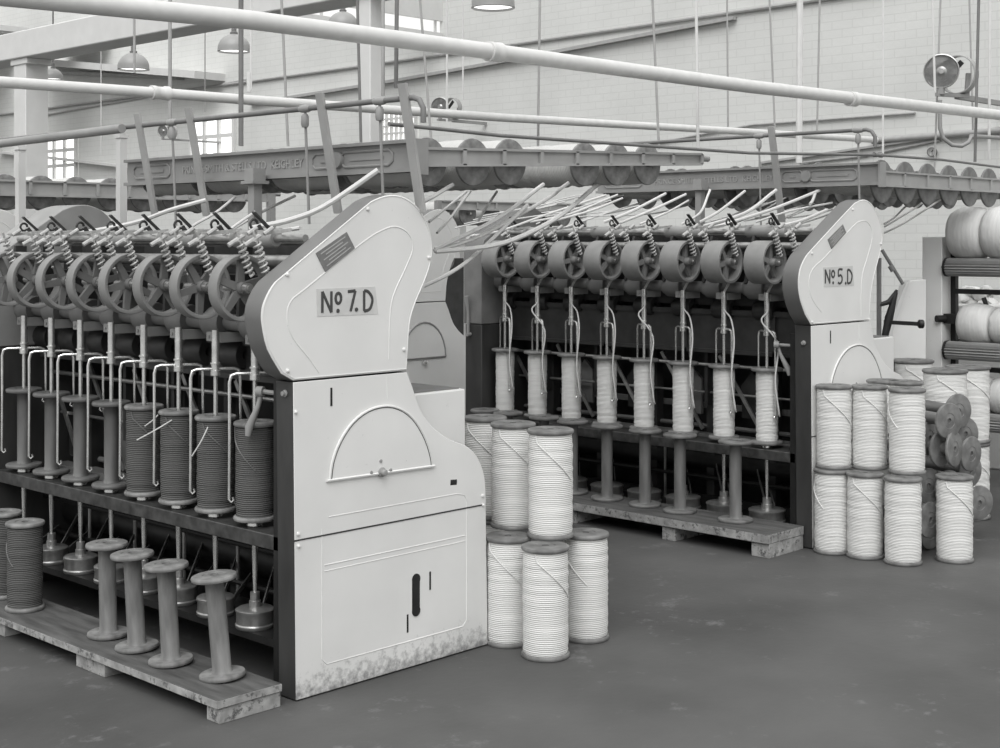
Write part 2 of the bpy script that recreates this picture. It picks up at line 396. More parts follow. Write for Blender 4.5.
# pendant lamps
def lamp(px, py, w, t, ph, cord=True):
    r = w / 2 * t / FPX; p = D(px, py, t)      # p = centre of the rim
    root = thing('pendant_lamp', 'grey domed pendant factory lamp ' + ph, 'lamp', p, 'pendant lamps')
    prof = [(r, 0), (r * .985, r * .1)] + [(r * math.cos(a), r * .1 + r * .95 * math.sin(a)) for a in [k * PI / 2 / 9 for k in range(1, 9)]] 
    prof = [q for q in prof if q[0] > r * .24] + [(r * .22, r * 1.04)]
    inner = [(q[0] * .96, q[1] - .004) for q in prof[::-1]]
    MB().lathe(prof + inner, 28, Matrix.Translation(p), closed=True).build('shade', M['lamp'], root)
    MB().lathe([(r * .22, r), (r * .24, r * 1.15), (r * .16, r * 1.2), (r * .15, r * 1.55), (r * .08, r * 1.62)], 14, Matrix.Translation(p)).build('socket', M['greyd'], root)
    MB().lathe([(0.001, r * .08), (r * .93, r * .08)], 24, Matrix.Translation(p)).build('lamp_glass', M['lampglow'], root)
    MB().tube([p + Vector((0, 0, r * 1.6)), p + Vector((0, 0, max(r * 1.7, 4.4 - p.z)))], .008, 6).build('stem', M['greyd'], root)
lamp(133.5, 69.5, 31.5, 12, 'hanging third from the left, under the long beam')
lamp(53, 79, 20, 14, 'half hidden behind the left column')
lamp(234, 51.5, 33, 12, 'in front of the wall, left of the big column')
lamp(343, 28, 31, 13, 'immediately left of the big column at the top')
lamp(493, 8, 44, 9.5, 'at the top edge above the joint of the highest pipe')

# humidifier heads
def humid(px, py, w, t, ph):
    r = w / 2 * t / FPX; p = D(px, py, t); ax = (-FW * .92 - RT * .38).normalized()
    root = thing('humidifier_head', 'round spun-metal humidifier head with open hoop ' + ph, 'humidifier', p, 'humidifier heads')
    m = axis_mat(p, ax)
    MB().lathe([(r, .0), (r * 1.03, r * .1), (r * .98, r * .12), (r * .88, -r * .05), (r * .62, -r * .22), (r * .56, -r * .1), (r * .3, .0), (r * .13, .02), (r * .1, r * .12), (.001, r * .13)], 36, m).build('dish', M['steeld'], root)
    MB().lathe([(.001, r * .16), (r * .16, r * .14), (r * .2, -.0)], 20, m).build('hub', M['arm'], root)
    MB().lathe([(.001, -r * .55), (r * .35, -r * .5), (r * .42, -r * .3), (r * .8, -r * .2), (r * .98, 0)], 24, m).build('motor_housing', M['grey'], root)
    c = p + RT * r * 1.28 + FW * r * .9 - Vector((0, 0, r * .1)); m2 = axis_mat(c, (-FW * .55 - RT * .5))
    MB().lathe([(r * 1.15, -r * .3), (r * 1.15, r * .3), (r * 1.09, r * .3), (r * 1.09, -r * .3)], 36, m2, closed=True).build('hoop', M['pipeg'], root)
    MB().bar(c + RT * r * .1 + Vector((0, 0, r * .75)) - FW * .05, c - RT * r * .4 + Vector((0, 0, r * .1)), r * .12, r * .3).build('vane', M['iron'], root)
    b = MB().bar(p + Vector((0, 0, -r * 1.35)) - RT * r * .3, c + Vector((0, 0, -r * 1.25)) + RT * r * .6, r * .25, r * .2)
    b.bar(p + Vector((0, 0, -r * 1.35)), p + Vector((0, 0, -r * .9)), r * .3, r * .3).bar(c + Vector((0, 0, -r * 1.25)) + RT * r * .5, c + RT * r * .6 + Vector((0, 0, r * .1)), r * .25, r * .25)
    b.build('bracket', M['grey'], root)
    q = c + FW * r * .3 - Vector((0, 0, r * 1.25)); MB().bar(q, Vector((XW, q.y, q.z)), r * .3, r * .3).build('wall_arm', M['grey'], root)
    return p, r
humid(941.5, 71.5, 34, 10.9, 'large, on the right by the wall')
humid(440, 107, 19, 15.6, 'small, far away right of the big column')
humid(163, 131, 12, 19, 'tiny, far left behind the leaning creel posts')
tag(MB().tube([D(940, 100, 10.8), D(940, 128, 10.8), D(943, 138, 10.8), D(952, 145, 10.8), D(962, 146, 10.8), D(969, 142, 10.8), D(971, 136, 10.8), Vector((11.48, D(971, 132, 10.8).y, D(971, 132, 10.8).z))], .016, 10).build('bent_pipe', M['grey']), 'bent grey return pipe hanging in a U under the large humidifier head', 'pipe')
g = thing('pressure_gauge', 'small round pale pressure gauge on the right wall above the creel arm', 'gauge', P(932, 152, 0, 11.46))
gp = P(932, 152, 0, 11.46); mm = axis_mat(gp, (-1, -.05, 0))
MB().lathe([(.001, -.03), (.036, -.03), (.042, .0), (.042, .012), (.036, .014), (.035, .006), (.001, .006)], 24, mm).build('gauge_body', M['greyd'], g)
MB().lathe([(.001, .007), (.037, .007)], 24, mm).build('dial', M['patch'], g)
MB().tube([gp - Vector((.012, 0, 0)), gp + Vector((-.012, -.015, .02))], .003, 6).build('needle', M['ink'], g)

# ------------------------------------------------------------------ bobbins
def bobbin(name, label, H, rf, ft, rb, ry=None, ymat='yw', wood='wood', tail=True, cat='bobbin', seg=28):
    root = thing(name, label, cat)
    for z0, nm in ((0, 'flange'), (H - ft, 'flange')):
        e = ft * .4; top = z0 > 0
        pr = [(rb * .45, 0), (rf - e, 0), (rf - e * .3, e * .3), (rf, e), (rf, ft - e), (rf - e * .3, ft - e * .3), (rf - e, ft), (rb * 1.25, ft), (rb * 1.2, ft - .002), (rb * .9, ft - .002), (rb * .45, ft - .001), (rb * .4, ft * .4)]
        if not top: pr = [(r, ft - z) for r, z in pr][::-1]
        MB().lathe([(r, z + z0) for r, z in pr], seg).build(nm, M[wood], root, local=True)
    MB().lathe([(rb * 1.15, ft), (rb, ft + .012), (rb, H - ft - .012), (rb * 1.15, H - ft)], 20).build('barrel', M[wood], root, local=True)
    if ry:
        n = 34; pr = [(rb, ft + .001)]; rr = random.Random(H * 99 + ry)
        for k in range(n + 1):
            z = ft + .001 + (H - 2 * ft - .002) * k / n
            e = 1 - .03 * (abs(k / n - .5) * 2) ** 6
            pr.append((ry * e + rr.uniform(-.0016, .0016), z))
        pr.append((rb, H - ft - .001))
        y = MB().lathe(pr, 32).build('yarn', M[ymat], root, local=True, smooth=60)
        if tail:
            pts = []
            for k in range(15):
                a = -.9 + 1.7 * k / 14; z = H - ft - .03 - (H * .34) * (k / 14) ** 1.1
                rr_ = ry + .0015
                pts.append((rr_ * math.cos(a), rr_ * math.sin(a), z))
            MB().tube([(rf * .93 * math.cos(-1.0), rf * .93 * math.sin(-1.0), H - ft - .004)] + pts, [.003] + [.0025] * 15, 6).build('yarn_end', M['sliver' if ymat != 'yd' else 'woodg'], y, local=True)
    return root
HW, RW = .40, .088
b_white = bobbin('yarn_bobbin', '', HW, RW, .017, .03, .083)
b_tank = bobbin('yarn_bobbin', '', .41, .118, .018, .034, .111)
b_spin5 = bobbin('yarn_bobbin', '', .385, .081, .018, .028, .055, tail=False)
b_bare5 = bobbin('bare_bobbin', '', HW, .086, .017, .030, None)
b_bare7 = bobbin('bare_bobbin', '', .335, .075, .018, .031, None, wood='woodp')
b_bare7s = bobbin('bare_bobbin', '', .335, .075, .018, .028, None, wood='woodg')
b_dark7 = bobbin('yarn_bobbin', '', .34, .074, .017, .03, .066, ymat='yd', wood='woodp')
b_creel7 = bobbin('creel_bobbin', '', .40, .091, .014, .03, .086, ymat='yc', wood='woodp', tail=False)
b_creel5 = bobbin('creel_bobbin', '', .40, .118, .016, .034, .062, ymat='yc', wood='wood', tail=False)
PROTO_USED = set()
def put(proto, loc, label, group, rot=(0, 0, 0)):
    rot = rot if not isinstance(rot, (int, float)) else (0, 0, rot)
    if proto.name not in PROTO_USED:
        PROTO_USED.add(proto.name); proto.location = loc; proto.rotation_euler = rot; proto['label'] = label; proto['group'] = group
        return proto
    return dup(proto, loc, label, group, rot)
TOCAM = math.atan2(-FW.y, -FW.x)
def at(px, t, z=0):
    p = EYE + (FW + RT * ((px - 500) / FPX)) * t; p.z = z; return p
# beside No. 7 head
G = 'white yarn bobbins stacked beside the No. 7 head'
for px, t, z, ph, ro in ((545.5, 5.10, 0, 'front one of the lower tier, nearest the camera', .5), (508, 5.27, 0, 'lower tier, touching the white cabinet of the No. 7 head', .0), (586, 5.33, 0, 'lower tier, rightmost, beside the pallet of empty bobbins', -.8),
                         (484, 5.62, 0, 'lower tier, hidden at the back against the No. 7 cabinet', 0),
                         (550.5, 5.25, HW, 'upper tier, rightmost and most complete, with a loose end at its top', .25), (513, 5.43, HW, 'upper tier, middle of the three', .3), (485, 5.62, HW, 'upper tier, partly hidden by the No. 7 cabinet', .0)):
    put(b_white, at(px, t, z), 'white yarn bobbin, ' + ph, G, TOCAM + ro)
# beside No. 5 head
G = 'white yarn bobbins stacked in front of the No. 5 head'
for px, t, z, ph, ro in ((832, 6.80, 0, 'lower tier, left, beside the dark strip of the No. 5 head', -1.5), (865, 6.70, 0, 'lower tier, middle', .0), (903, 6.57, 0, 'lower tier, right and nearest', 2.0),
                         (834, 6.84, HW, 'upper tier, left, beside the dark strip of the No. 5 head', .1), (869.5, 6.82, HW, 'upper tier, middle', .3), (907, 6.68, HW, 'upper tier, right, tallest looking', -1.6),
                         (884, 7.09, 0, 'back row, lower tier, hidden behind the middle ones', 0), (907, 7.0, 0, 'back row, lower tier, hidden behind the right ones', 0),
                         (884, 7.09, HW, 'back row, upper tier, only its flange showing between middle and right', 0), (905.5, 7.02, HW, 'back row, upper tier, flange showing behind the right one', 0)):
    put(b_white, at(px, t, z), 'white yarn bobbin, ' + ph, G, TOCAM + ro)
put(b_white, at(954.5, 6.62, 0), 'single tall bobbin of white yarn standing on the floor before the heap of empties', 'lone white yarn bobbin', TOCAM + .2)
G = 'wide yarn bobbins stacked two high by the roll stand'
for px, t, z, ph in ((968, 7.66, 0, 'lower one, right, standing on the floor'), (968, 7.66, .41, 'upper one, right'), (945, 7.44, 0, 'lower one, hidden behind the heap of empties'), (945, 7.44, .41, 'upper one, middle, with a loose end over its top'),
                     (913, 8.05, 0, 'lower one, hidden at the back left'), (913, 8.05, .41, 'upper one at the back left, by the white guard')):
    put(b_tank, at(px, t, z), 'wide bobbin of white yarn, ' + ph, G, TOCAM + .3)

# heap of empty bobbins lying on their sides
G = 'empty bobbins heaped between the white yarn bobbins'
heap = [(951, 555, 3.19), (931, 553, 3.24), (931, 520, 3.16), (980, 503, 3.16), (955, 520, 3.26), (929, 486, 3.25), (971, 471, 3.22), (950, 488, 3.18),
        (972, 454, 3.14), (942, 449, 3.19), (955.5, 449, 3.13), (930.5, 438, 3.26), (966, 434, 3.25), (949.7, 421, 3.14), (959, 411, 3.24)]
phr = ['bottom, behind the lone yarn bobbin', 'bottom left, flange on the floor', 'left, low, in the dark gap', 'lowest on the right side, face showing', 'hidden in the middle', 'left, halfway down', 'right, small gap above the lowest right one', 'hidden in the lower middle',
       'right, upper, face fully showing', 'left, tilted and dark', 'centre, face with bright worn rim', 'far left, upper, seen edge on', 'behind, pale face', 'topmost front, round face with three holes', 'topmost at the back, dark face']
for (px, py, y), ph in zip(heap, phr):
    p = P(px, py, 1, y); p.z = max(p.z, .088)
    jx = random.uniform(-.1, .1)
    put(b_bare5, p, 'empty wooden bobbin lying in the heap, ' + ph, G, (-PI / 2 + random.uniform(-.04, .04), 0, jx * 2.5 - .2))

# ------------------------------------------------------------------ machines
def face_pts(lst, y): return [(P(px, py, 1, y).x, P(px, py, 1, y).z) for px, py in lst]
COVER7 = [(293, 381), (281, 374), (267, 349.5), (261.5, 325), (261, 312), (264, 300), (272.5, 284.5), (287.5, 271), (360, 210), (374, 199.5), (390, 194.5), (405, 197), (419, 208), (429, 227), (433, 247), (431, 264.5), (425, 282), (416.5, 302), (411, 319.5), (409, 337), (407, 371)]
COVER5 = [(811, 325), (805, 314.5), (800, 299.5), (798, 284.5), (799.5, 269.5), (805, 257), (812.5, 248), (849, 208.5), (857, 201.5), (865, 199.5), (872.5, 204.5), (879, 217), (882.5, 234.5), (881.5, 247), (878, 262), (874, 277), (871, 294.5), (870, 309.5), (869.5, 322)]
CAB7 = [(293, 381), (407, 371), (412.5, 386.5), (420, 409), (427, 420), (435, 429), (450, 439.5), (465, 445), (476, 455), (482.5, 469), (485.5, 484), (486, 510), (488, 645), (297, 703)]
SEG = {'N': [[(0, 0), (0, 1)], [(0, 1), (.62, 0)], [(.62, 0), (.62, 1)]], '7': [[(0, .97), (.62, 1)], [(.62, 1), (.22, 0)]], '5': [[(.6, 1), (.12, 1), (.08, .55), (.35, .6), (.55, .42), (.5, .12), (.25, 0), (.02, .08)]],
       'D': [[(0, 0), (0, 1)], [(0, 1), (.3, .95), (.58, .68), (.6, .4), (.4, .08), (0, 0)]]}

def loop(pts, y, r, m, name, parent, closed=False, flat=True):
    q = [Vector((x, y + r * .45, z)) for x, z in pts]
    if closed: q.append(q[0])
    return MB().tube(q, r, 6).build(name, m, parent)

def bolts(pts, y, r, parent, m='white'):
    for x, z in pts:
        MB().lathe([(r * 1.5, 0), (r * 1.5, .003), (r, .004), (r * .9, .007), (.001, .008)], 10, axis_mat((x, y, z), (0, -1, 0))).build('bolt', M[m], parent)

def lettering(chars, y, parent, stroke):
    b = MB()
    for ch, (x0, z0, w, h) in chars:
        if ch == '.':
            b.lathe([(.001, 0), (stroke * 1.3, 0), (stroke * 1.3, .001), (.001, .001)], 12, axis_mat((x0, y, z0), (0, -1, 0))); continue
        if ch == 'o':
            pts = [(x0 + w * math.cos(a), z0 + h * math.sin(a)) for a in [2 * PI * k / 16 for k in range(17)]]
            b.tube([(x, y, z) for x, z in pts], stroke, 6, flat=Vector((0, 1, 0))); continue
        for st in SEG[ch]:
            if ch in '5D' and len(st) > 2: st = smooth_pts(st, 4)
            b.tube([(x0 + u * w / .62, y, z0 + v * h) for u, v in st], stroke, 6, flat=Vector((0, 1, 0)))
    return b.build('lettering', M['ink'], parent)

def text_mesh(body, size, mtx, depth=.004):
    cu = bpy.data.curves.new('t', 'FONT'); cu.body = body; cu.size = size; cu.extrude = depth; cu.align_x = 'CENTER'; cu.resolution_u = 2
    ob = bpy.data.objects.new('t', cu); COL.objects.link(ob)
    dg = bpy.context.evaluated_depsgraph_get(); me = bpy.data.meshes.new_from_object(ob.evaluated_get(dg))
    b = MB(); b.add([mtx @ v.co for v in me.vertices], [tuple(p.vertices) for p in me.polygons])
    bpy.data.objects.remove(ob); bpy.data.curves.remove(cu); bpy.data.meshes.remove(me)
    return b

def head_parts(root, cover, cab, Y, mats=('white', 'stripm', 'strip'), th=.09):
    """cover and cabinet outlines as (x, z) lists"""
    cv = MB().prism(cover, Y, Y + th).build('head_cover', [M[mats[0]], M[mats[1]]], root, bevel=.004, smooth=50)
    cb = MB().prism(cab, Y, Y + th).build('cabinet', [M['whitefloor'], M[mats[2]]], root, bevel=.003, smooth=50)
    return cv, cb

def wheel_at(root, p, r, w, nsp=5, phase=0., solid=False):
    """spoked pulley with its axis along Y; near face at p.y - w/2"""
    m = axis_mat(p, (0, 1, 0)); h = w / 2; p = Vector(p); po = Vector((0, -h * .45 if solid else 0, 0)); ri = r * .87 if not solid else r * .84
    wh = MB().lathe([(r * .985, -h), (r, -h * .9), (r, h * .9), (r * .985, h), (ri + .004, h), (ri, h * .9), (ri, -h * .9), (ri + .004, -h)], 40, m, closed=True).build('pulley_wheel', M['wheel'], root, smooth=35)
    b = MB().lathe([(.012, -h * 1.1), (r * .17, -h * 1.1), (r * .19, -h * .8), (r * .19, h), (.012, h)], 16, m)
    for k in range(nsp):
        a = phase + 2 * PI * k / nsp; d = Vector((math.cos(a), 0, math.sin(a)))
        b.bar(p + po + d * r * .15, p + po + d * (ri + .002), w * .28 if w < .08 else .018, r * .26, up=Vector((-d.z, 0, d.x)), h2=r * .19)
    if solid: b.lathe([(r * .15, .0), (ri, .0), (ri, .006), (r * .15, .006)], 30, m, closed=True)
    b.build('spokes', M['greyd' if not solid else 'wheel'], wh)
    return wh

def spring_pts(a, b, r, turns, n=10):
    a = Vector(a); b = Vector(b); d = (b - a).normalized(); u = d.orthogonal().normalized(); w = d.cross(u)
    return [a + (b - a) * (k / (turns * n)) + (u * math.cos(2 * PI * k / n) + w * math.sin(2 * PI * k / n)) * r for k in range(turns * n + 1)]

def creel_girder(root, X, ya, yb, z0, z1, textm):
    b = MB().box(X - .008, X + .008, ya, yb, z0, z1).box(X - .028, X + .028, ya, yb, z0, z0 + .014).box(X - .028, X + .028, ya, yb, z1 - .012, z1)
    b.box(X - .03, X + .03, ya - .014, ya - .0005, z0 - .01, z1 + .001)
    L = yb - ya; zc = (z0 + z1) / 2
    def slot(y0, y1):   # raised rounded rectangle outline
        h = (z1 - z0) * .24; pts = [(y0 + .02, zc - h), (y1 - .02, zc - h), (y1, zc - h * .5), (y1, zc + h * .5), (y1 - .02, zc + h), (y0 + .02, zc + h), (y0, zc + h * .5), (y0, zc - h * .5), (y0 + .02, zc - h)]
        b.tube([(X - .010, y, z) for y, z in pts], .005, 6)
        b.box(X - .012, X - .008, y0 + .05, y1 - .05, zc - .006, zc + .006)
    slot(ya + L * .07, ya + L * .22); slot(ya + L * .24, ya + L * .31); slot(yb - L * .18, yb - L * .03)
    b.lathe([(.001, .016), (.03, .016), (.033, .010), (.033, 0)], 20, axis_mat((X - .008, ya + L * .23, zc), (-1, 0, 0)))
    g = b.build('girder', M['gird'], root)
    mt = Matrix.Translation((X - .009, ya + L * .555, zc - .018)) @ Matrix.Rotation(-PI / 2, 4, 'Z') @ Matrix.Rotation(PI / 2, 4, 'X')
    t = text_mesh('PRINCE-SMITH & STELLS LTD  KEIGHLEY', .047, mt, .003); t.build('lettering', M['arm'], g)
    return g

def creel_arm(root, y, x0, x1, za, zb, ha, hb, n=6, m='arm'):
    """cast arm with open pockets, along X, top edge za -> zb"""
    b = MB(); a = Vector((x0, y, za)); e = Vector((x1, y, zb))
    b.bar(a - Vector((0, 0, ha * .5)), e - Vector((0, 0, hb * .5)), .006, ha, w2=.006, h2=hb)
    b.bar(a, e, .03, .010); b.bar(a - Vector((0, 0, ha)), e - Vector((0, 0, hb)), .03, .010)
    for k in range(n + 1):
        f = k / n; p = a.lerp(e, f); h = ha + (hb - ha) * f
        b.bar(p, p - Vector((0, 0, h)), .012 + .006, .03, up=(0, 1, 0))
    b.tube([e - Vector((.0, 0, hb * .4)), e + Vector((.06, 0, -hb * .4))], .014, 10)
    b.tube([a + Vector((0, -.02, -ha * .5)), a + Vector((0, .02, -ha * .5))], .012, 8)
    return b.build('arm', M[m], root)

def build_machine(no, X0, Yf, cover, cab, spec):
    """a roving frame: near head, far head, rails, spindles, drafting rollers"""
    n7 = no == '7'
    lab = ('nearest white roving frame marked No. 7.D with its row of pulley wheels and spindles' if n7 else 'white roving frame marked No. 5.D standing further right with a row of wide pulleys')
    root = thing('roving_frame', lab, 'spinning machine', (X0, Yf, 0), 'roving frames in the front row')
    cv, cb = head_parts(root, cover, cab, Yf)
    ye = Yf - .001
    YE = spec['far']
    # far head in grey, same outline, plus its side leg
    dx = 0.0
    fc = [(x, z) for x, z in cover] if n7 else [(X0, 1.0), (X0, 1.44), (X0 + .02, 1.50), (X0 + .3, 1.66), (X0 + .38, 1.69), (X0 + .47, 1.70), (X0 + .55, 1.66), (X0 + .6, 1.58), (X0 + .6, 1.0)]
    MB().prism(fc, YE, YE + (.22 if n7 else .15), 0, 0).build('far_head', [M['grey' if n7 else 'greyd']], root, bevel=.004, smooth=50)
    MB().box(X0 + .003, X0 + .85, YE + .003, YE + (.25 if n7 else .14), 0, fc[0][1] - .003).build('far_plate', M['strip'], root, bevel=.004)
    # internal carcass
    MB().box(X0 + .5, X0 + .53, Yf + .09, YE, .0, 1.3).build('back_panel', M['iron'], root)
    zr = spec['zr']
    MB().box(X0 + .02, X0 + .2, Yf + .1, YE, zr - .05, zr).build('bobbin_rail', M['railm'], root, bevel=.003)
    MB().box(X0 + .28, X0 + .36, Yf + .1, YE, zr - .03, zr - .0).box(X0 + .42, X0 + .45, Yf + .1, YE, zr + .12, zr + .15).tube([(X0 + .38, Yf + .1, zr + .03), (X0 + .38, YE, zr + .03)], .012, 8).build('back_rail', M['greyd'], root)
    z0, z1 = spec['chan']
    b = MB().box(X0 + .24, X0 + .42, Yf + .1, YE, z0, z1).box(X0 + .225, X0 + .25, Yf + .1, YE, z1 - .015, z1 + .012).box(X0 + .228, X0 + .25, Yf + .1, YE, z0, z0 + .02)
    for k in range(4):
        y = Yf + .35 + k * (YE - Yf) / 4; b.box(X0 + .228, X0 + .245, y, y + .02, z0, z1)
    b.build('channel_beam', M['iron2'], root)
    b = MB().box(X0 + .03, X0 + .3, Yf + .1, YE, spec['zp'] - .045, spec['zp'] - .02).box(X0 + .3, X0 + .33, Yf + .1, YE, .02, .12)
    b.build('footstep_rail', M['iron'], root)
    b = MB().tube([(X0 + .40, Yf + .1, .30), (X0 + .40, YE, .30)], .07, 16).tube([(X0 + .3, Yf + .1, .22), (X0 + .3, YE, .22)], .012, 8).tube([(X0 + .25, Yf + .1, .38), (X0 + .25, YE, .38)], .010, 8)
    b.build('tin_drum', M['iron'], root)
    for k in range(5):
        y = Yf + .42 + k * (YE - Yf - .3) / 5
        MB().box(X0 + .34, X0 + .40, y, y + .05, 0, z0).box(X0 + .30, X0 + .34, y + .015, y + .035, zr + .15, z0).build('frame_upright', M['iron2'], root)
        b = MB().prism([(y + .10, .55), (y + .22, .55), (y + .23, .72), (y + .16, .80), (y + .10, .74)], X0 + .36, X0 + .38, 0, 0, axis=0)
        b.build('gear_cover', M['greyd' if k % 2 else 'iron2'], root)
        MB().bar((X0 + .32, y + .06, zr + .02), (X0 + .32, y + .34, z0 - .02), .01, .02).tube([(X0 + .3, y + .3, .05), (X0 + .3, y + .3, zr)], .008, 8).build('brace', M['steeld'], root)
    MB().tube([(X0 + .29, Yf + .1, z0 - .07), (X0 + .29, YE, z0 - .07)], .009, 8).tube([(X0 + .33, Yf + .1, zr + .22), (X0 + .33, YE, zr + .22)], .007, 8).build('traverse_shaft', M['steeld'], root)
    # upper shafts below the wheels and the roller beam
    zs = spec['zw'] - .135
    b = MB().tube([(X0 + .16, Yf + .1, zs), (X0 + .16, YE, zs)], .03, 12)
    ys = spec['ys']
    pit = ys[1] - ys[0]
    for y in ys: b.lathe([(.03, -.08), (.055, -.08), (.058, -.07), (.058, .02), (.05, .03), (.04, .05), (.03, .05)], 18, axis_mat((X0 + .16, y + pit * .45, zs), (0, 1, 0)))
    b.build('drum_shaft', M['greyd'], root)
    MB().box(X0 + .2, X0 + .32, Yf + .1, YE, zs + .10, zs + .17).box(X0 + .26, X0 + .32, Yf + .1, YE, zs - .1, zs + .1).build('roller_beam', M['iron'], root)
    MB().box(X0 + .34, X0 + .35, Yf + .09, YE, 1.1, spec['zt'] - .02).build('dark_backing', M['iron2'], root)  # added dark sheet, shuts out the bright gap behind rollers and wheels
    # top rollers in bosses with thinner necks
    zt = spec['zt']; xr = X0 + spec['xr']
    b = MB().tube([(xr, Yf + .1, zt), (xr, YE, zt)], .014, 12)
    b.tube([(xr + .1, Yf + .1, zt - .01), (xr + .1, YE, zt - .01)], .014, 12)
    b.build('roller_shaft', M['steeld'], root)
    for k in range(0, len(ys), 2):
        yc = ys[k] + pit * .25
        for xo in (0,): MB().lathe([(.012, -.12), (.027, -.12), (.031, -.115), (.031, .115), (.027, .12), (.012, .12)], 20, axis_mat((xr + xo, yc, zt - xo * .1), (0, 1, 0))).build('top_roller', M['grey'], root)
    MB().tube([(xr - .04, Yf + .1, zt - .075), (xr - .04, YE, zt - .075)], .02, 12).tube([(xr + .05, Yf + .1, zt - .08), (xr + .05, YE, zt - .08)], .022, 12).build('bottom_roller', M['steeld'], root)
    for i, y in enumerate(ys):
        # pulley wheel
        wp = Vector((X0 + spec['xw'], y + spec['wy'], spec['zw']))
        wheel_at(root, wp, spec['wr'], spec['ww'], 5, .6 * i + .3, solid=not n7)
        MB().tube([wp + Vector((0, -spec['ww'] * .5 - .035, 0)), wp + Vector((0, spec['ww'] * .5 + .06, 0))], .011, 10).tube([wp + Vector((0, -spec['ww'] * .5 - .03, 0)), wp + Vector((0, -spec['ww'] * .5 - .005, 0))], .017, 10).build('axle', M['steeld'], root)
        # weighting gear: stand, spring, T pins
        for j, (oy, ox) in enumerate(((spec['ww'] / 2 - spec['wy'] + .018, 0.0), (spec['ww'] / 2 - spec['wy'] + .018 + (.05 if n7 else .075), .03))):
            if j and i % 2: continue
            yb = y - oy
            sx = X0 + spec['sx'] + ox
            top = Vector((sx, yb, zt - .005)); bot = Vector((sx + .045, yb, zt - .125))
            MB().tube(spring_pts(top, bot, .0125, 7), .0044, 6).build('spring', M['spr'], root)
            b = MB().tube([top - (bot - top) * .25, bot], .0045, 6)
            b.tube([top + Vector((-.038, .01, -.018)), top + Vector((.018, .0, .016))], .0085, 8)
            b.tube([top + Vector((.03, -.005, .02)), top + Vector((.06, -.015, .042))], .008, 8)
            b.bar(top + Vector((.01, 0, .02)), Vector((xr, yb, zt + .03)), .010, .012)
            b.build('weight_hook', M['spr'], root)
        b = MB().bar(Vector((xr - .045, y + .01, zt + .092)), Vector((xr + .035, y + .01, zt + .025)), .018, .006)
        b.tube([(xr - .035 + .016 * math.cos(a), y + .02, zt + .05 + .016 * math.sin(a)) for a in [k * PI / 5 for k in range(10)]], .005, 6)
        b.bar((xr - .02, y + .015, zt + .045), (xr, y + .015, zt + .02), .01, .014)
        b.build('sliver_guide', M['iron2'], root)
        MB().bar(Vector((X0 + .12, y + pit * .5, zs + .02)), Vector((xr, y + pit * .5, zt - .03)), .016, .05).build('roller_stand', M['iron2'], root)
        # flyer: tube, collar, legs
        xs = X0 + spec['xs']; c = Vector((xs, y, 0)); zt0, zc, zb = spec['fl']
        b = MB().tube([c + Vector((0, 0, zc)), c + Vector((0, 0, zt0))], .0142, 12)
        b.tube([c + Vector((0, 0, zb)), c + Vector((0, 0, zc))], .008, 10)
        b.lathe([(.0125, 0), (.0185, .002), (.0185, .02), (.015, .022), (.015, .04), (.0185, .042), (.0185, .048), (.0125, .05)], 14, Matrix.Translation(c + Vector((0, 0, zc - .025))))
        b.lathe([(.0125, 0), (.0145, .002), (.0145, .012), (.011, .014), (.011, .04), (.0125, .042), (.0125, .05)], 14, Matrix.Translation(c + Vector((0, 0, zt0 - .06))))
        fl = b.build('flyer', M['steel'], root)
        dv = spec['fd']
        for s_ in (1, -1):
            d = dv * s_; L = spec['leg'] if s_ > 0 else spec['leg'] * .52
            q = [c + Vector((0, 0, zc)), c + d * .75 + Vector((0, 0, zc)), c + d * .93 + Vector((0, 0, zc - .006)), c + d + Vector((0, 0, zc - .03)), c + d + Vector((0, 0, zc - L * .5)), c + d * 1.02 + Vector((0, 0, zc - L))]
            MB().tube(q, [.0055, .0055, .006, .006, .005, .0045], 8).tube([q[-1], q[-1] - d * .09 + Vector((0, 0, -.009)), q[-1] - d * .18 + Vector((0, 0, -.002)), q[-1] - d * .14 + Vector((0, 0, .008))], .0035, 6).build('flyer_leg', M['steel'], fl)
        # clamp bracket behind the tube top
        MB().box(xs + .01, xs + .13, y - .015, y + .015, zt0 - .045, zt0 - .01).box(xs - .008, xs + .012, y + .012, y + .045, zt0 - .04, zt0 - .008).tube([(xs - .012, y + .03, zt0 - .024), (xs + .02, y + .03, zt0 - .024)], .006, 8).build('tube_clamp', M['grey'], root)
        MB().lathe([(.05, -.06), (.055, -.05), (.055, .05), (.05, .06), (.02, .06), (.02, -.06)], 18, axis_mat((xs + .16, y + pit * .4, zt0 - .10), (0, 1, 0)), closed=True).build('gear_drum', M['iron2'], root)
        # spindle and whorl below the rail
        zp = spec['zp']; pr = spec['pr']
        MB().lathe([(.011, zr - .045), (.0105, zr - .1), (.006, zp + .10), (.006, zp + .09)], 12, Matrix.Translation(c)).build('spindle', M['steel'], root)
        MB().lathe([(.001, zp - .02), (pr * .95, zp - .02), (pr, zp - .015), (pr, zp - .008), (pr * .94, zp - .004), (pr * .94, zp + .030), (pr * .98, zp + .036), (pr * .98, zp + .042), (pr * .9, zp + .046), (pr * .3, zp + .05), (pr * .3, zp + .07), (pr * .24, zp + .072), (pr * .24, zp + .1), (.006, zp + .102)], 28, Matrix.Translation(c)).build('whorl', M['steeld'], root)
        MB().lathe([(.0251, zr), (.028, zr), (.026, zr + .012), (.011, zr + .018)], 14, Matrix.Translation(c)).build('bobbin_seat', M['steel'], root)
        MB().bar(c + Vector((.04, .02, zp + .015)), Vector((X0 + .40, y + .28, .34)), .004, .022).bar(c + Vector((.04, -.03, zp + .015)), Vector((X0 + .40, y + .2, .24)), .004, .022).build('drive_belt', M['greyd'], root)
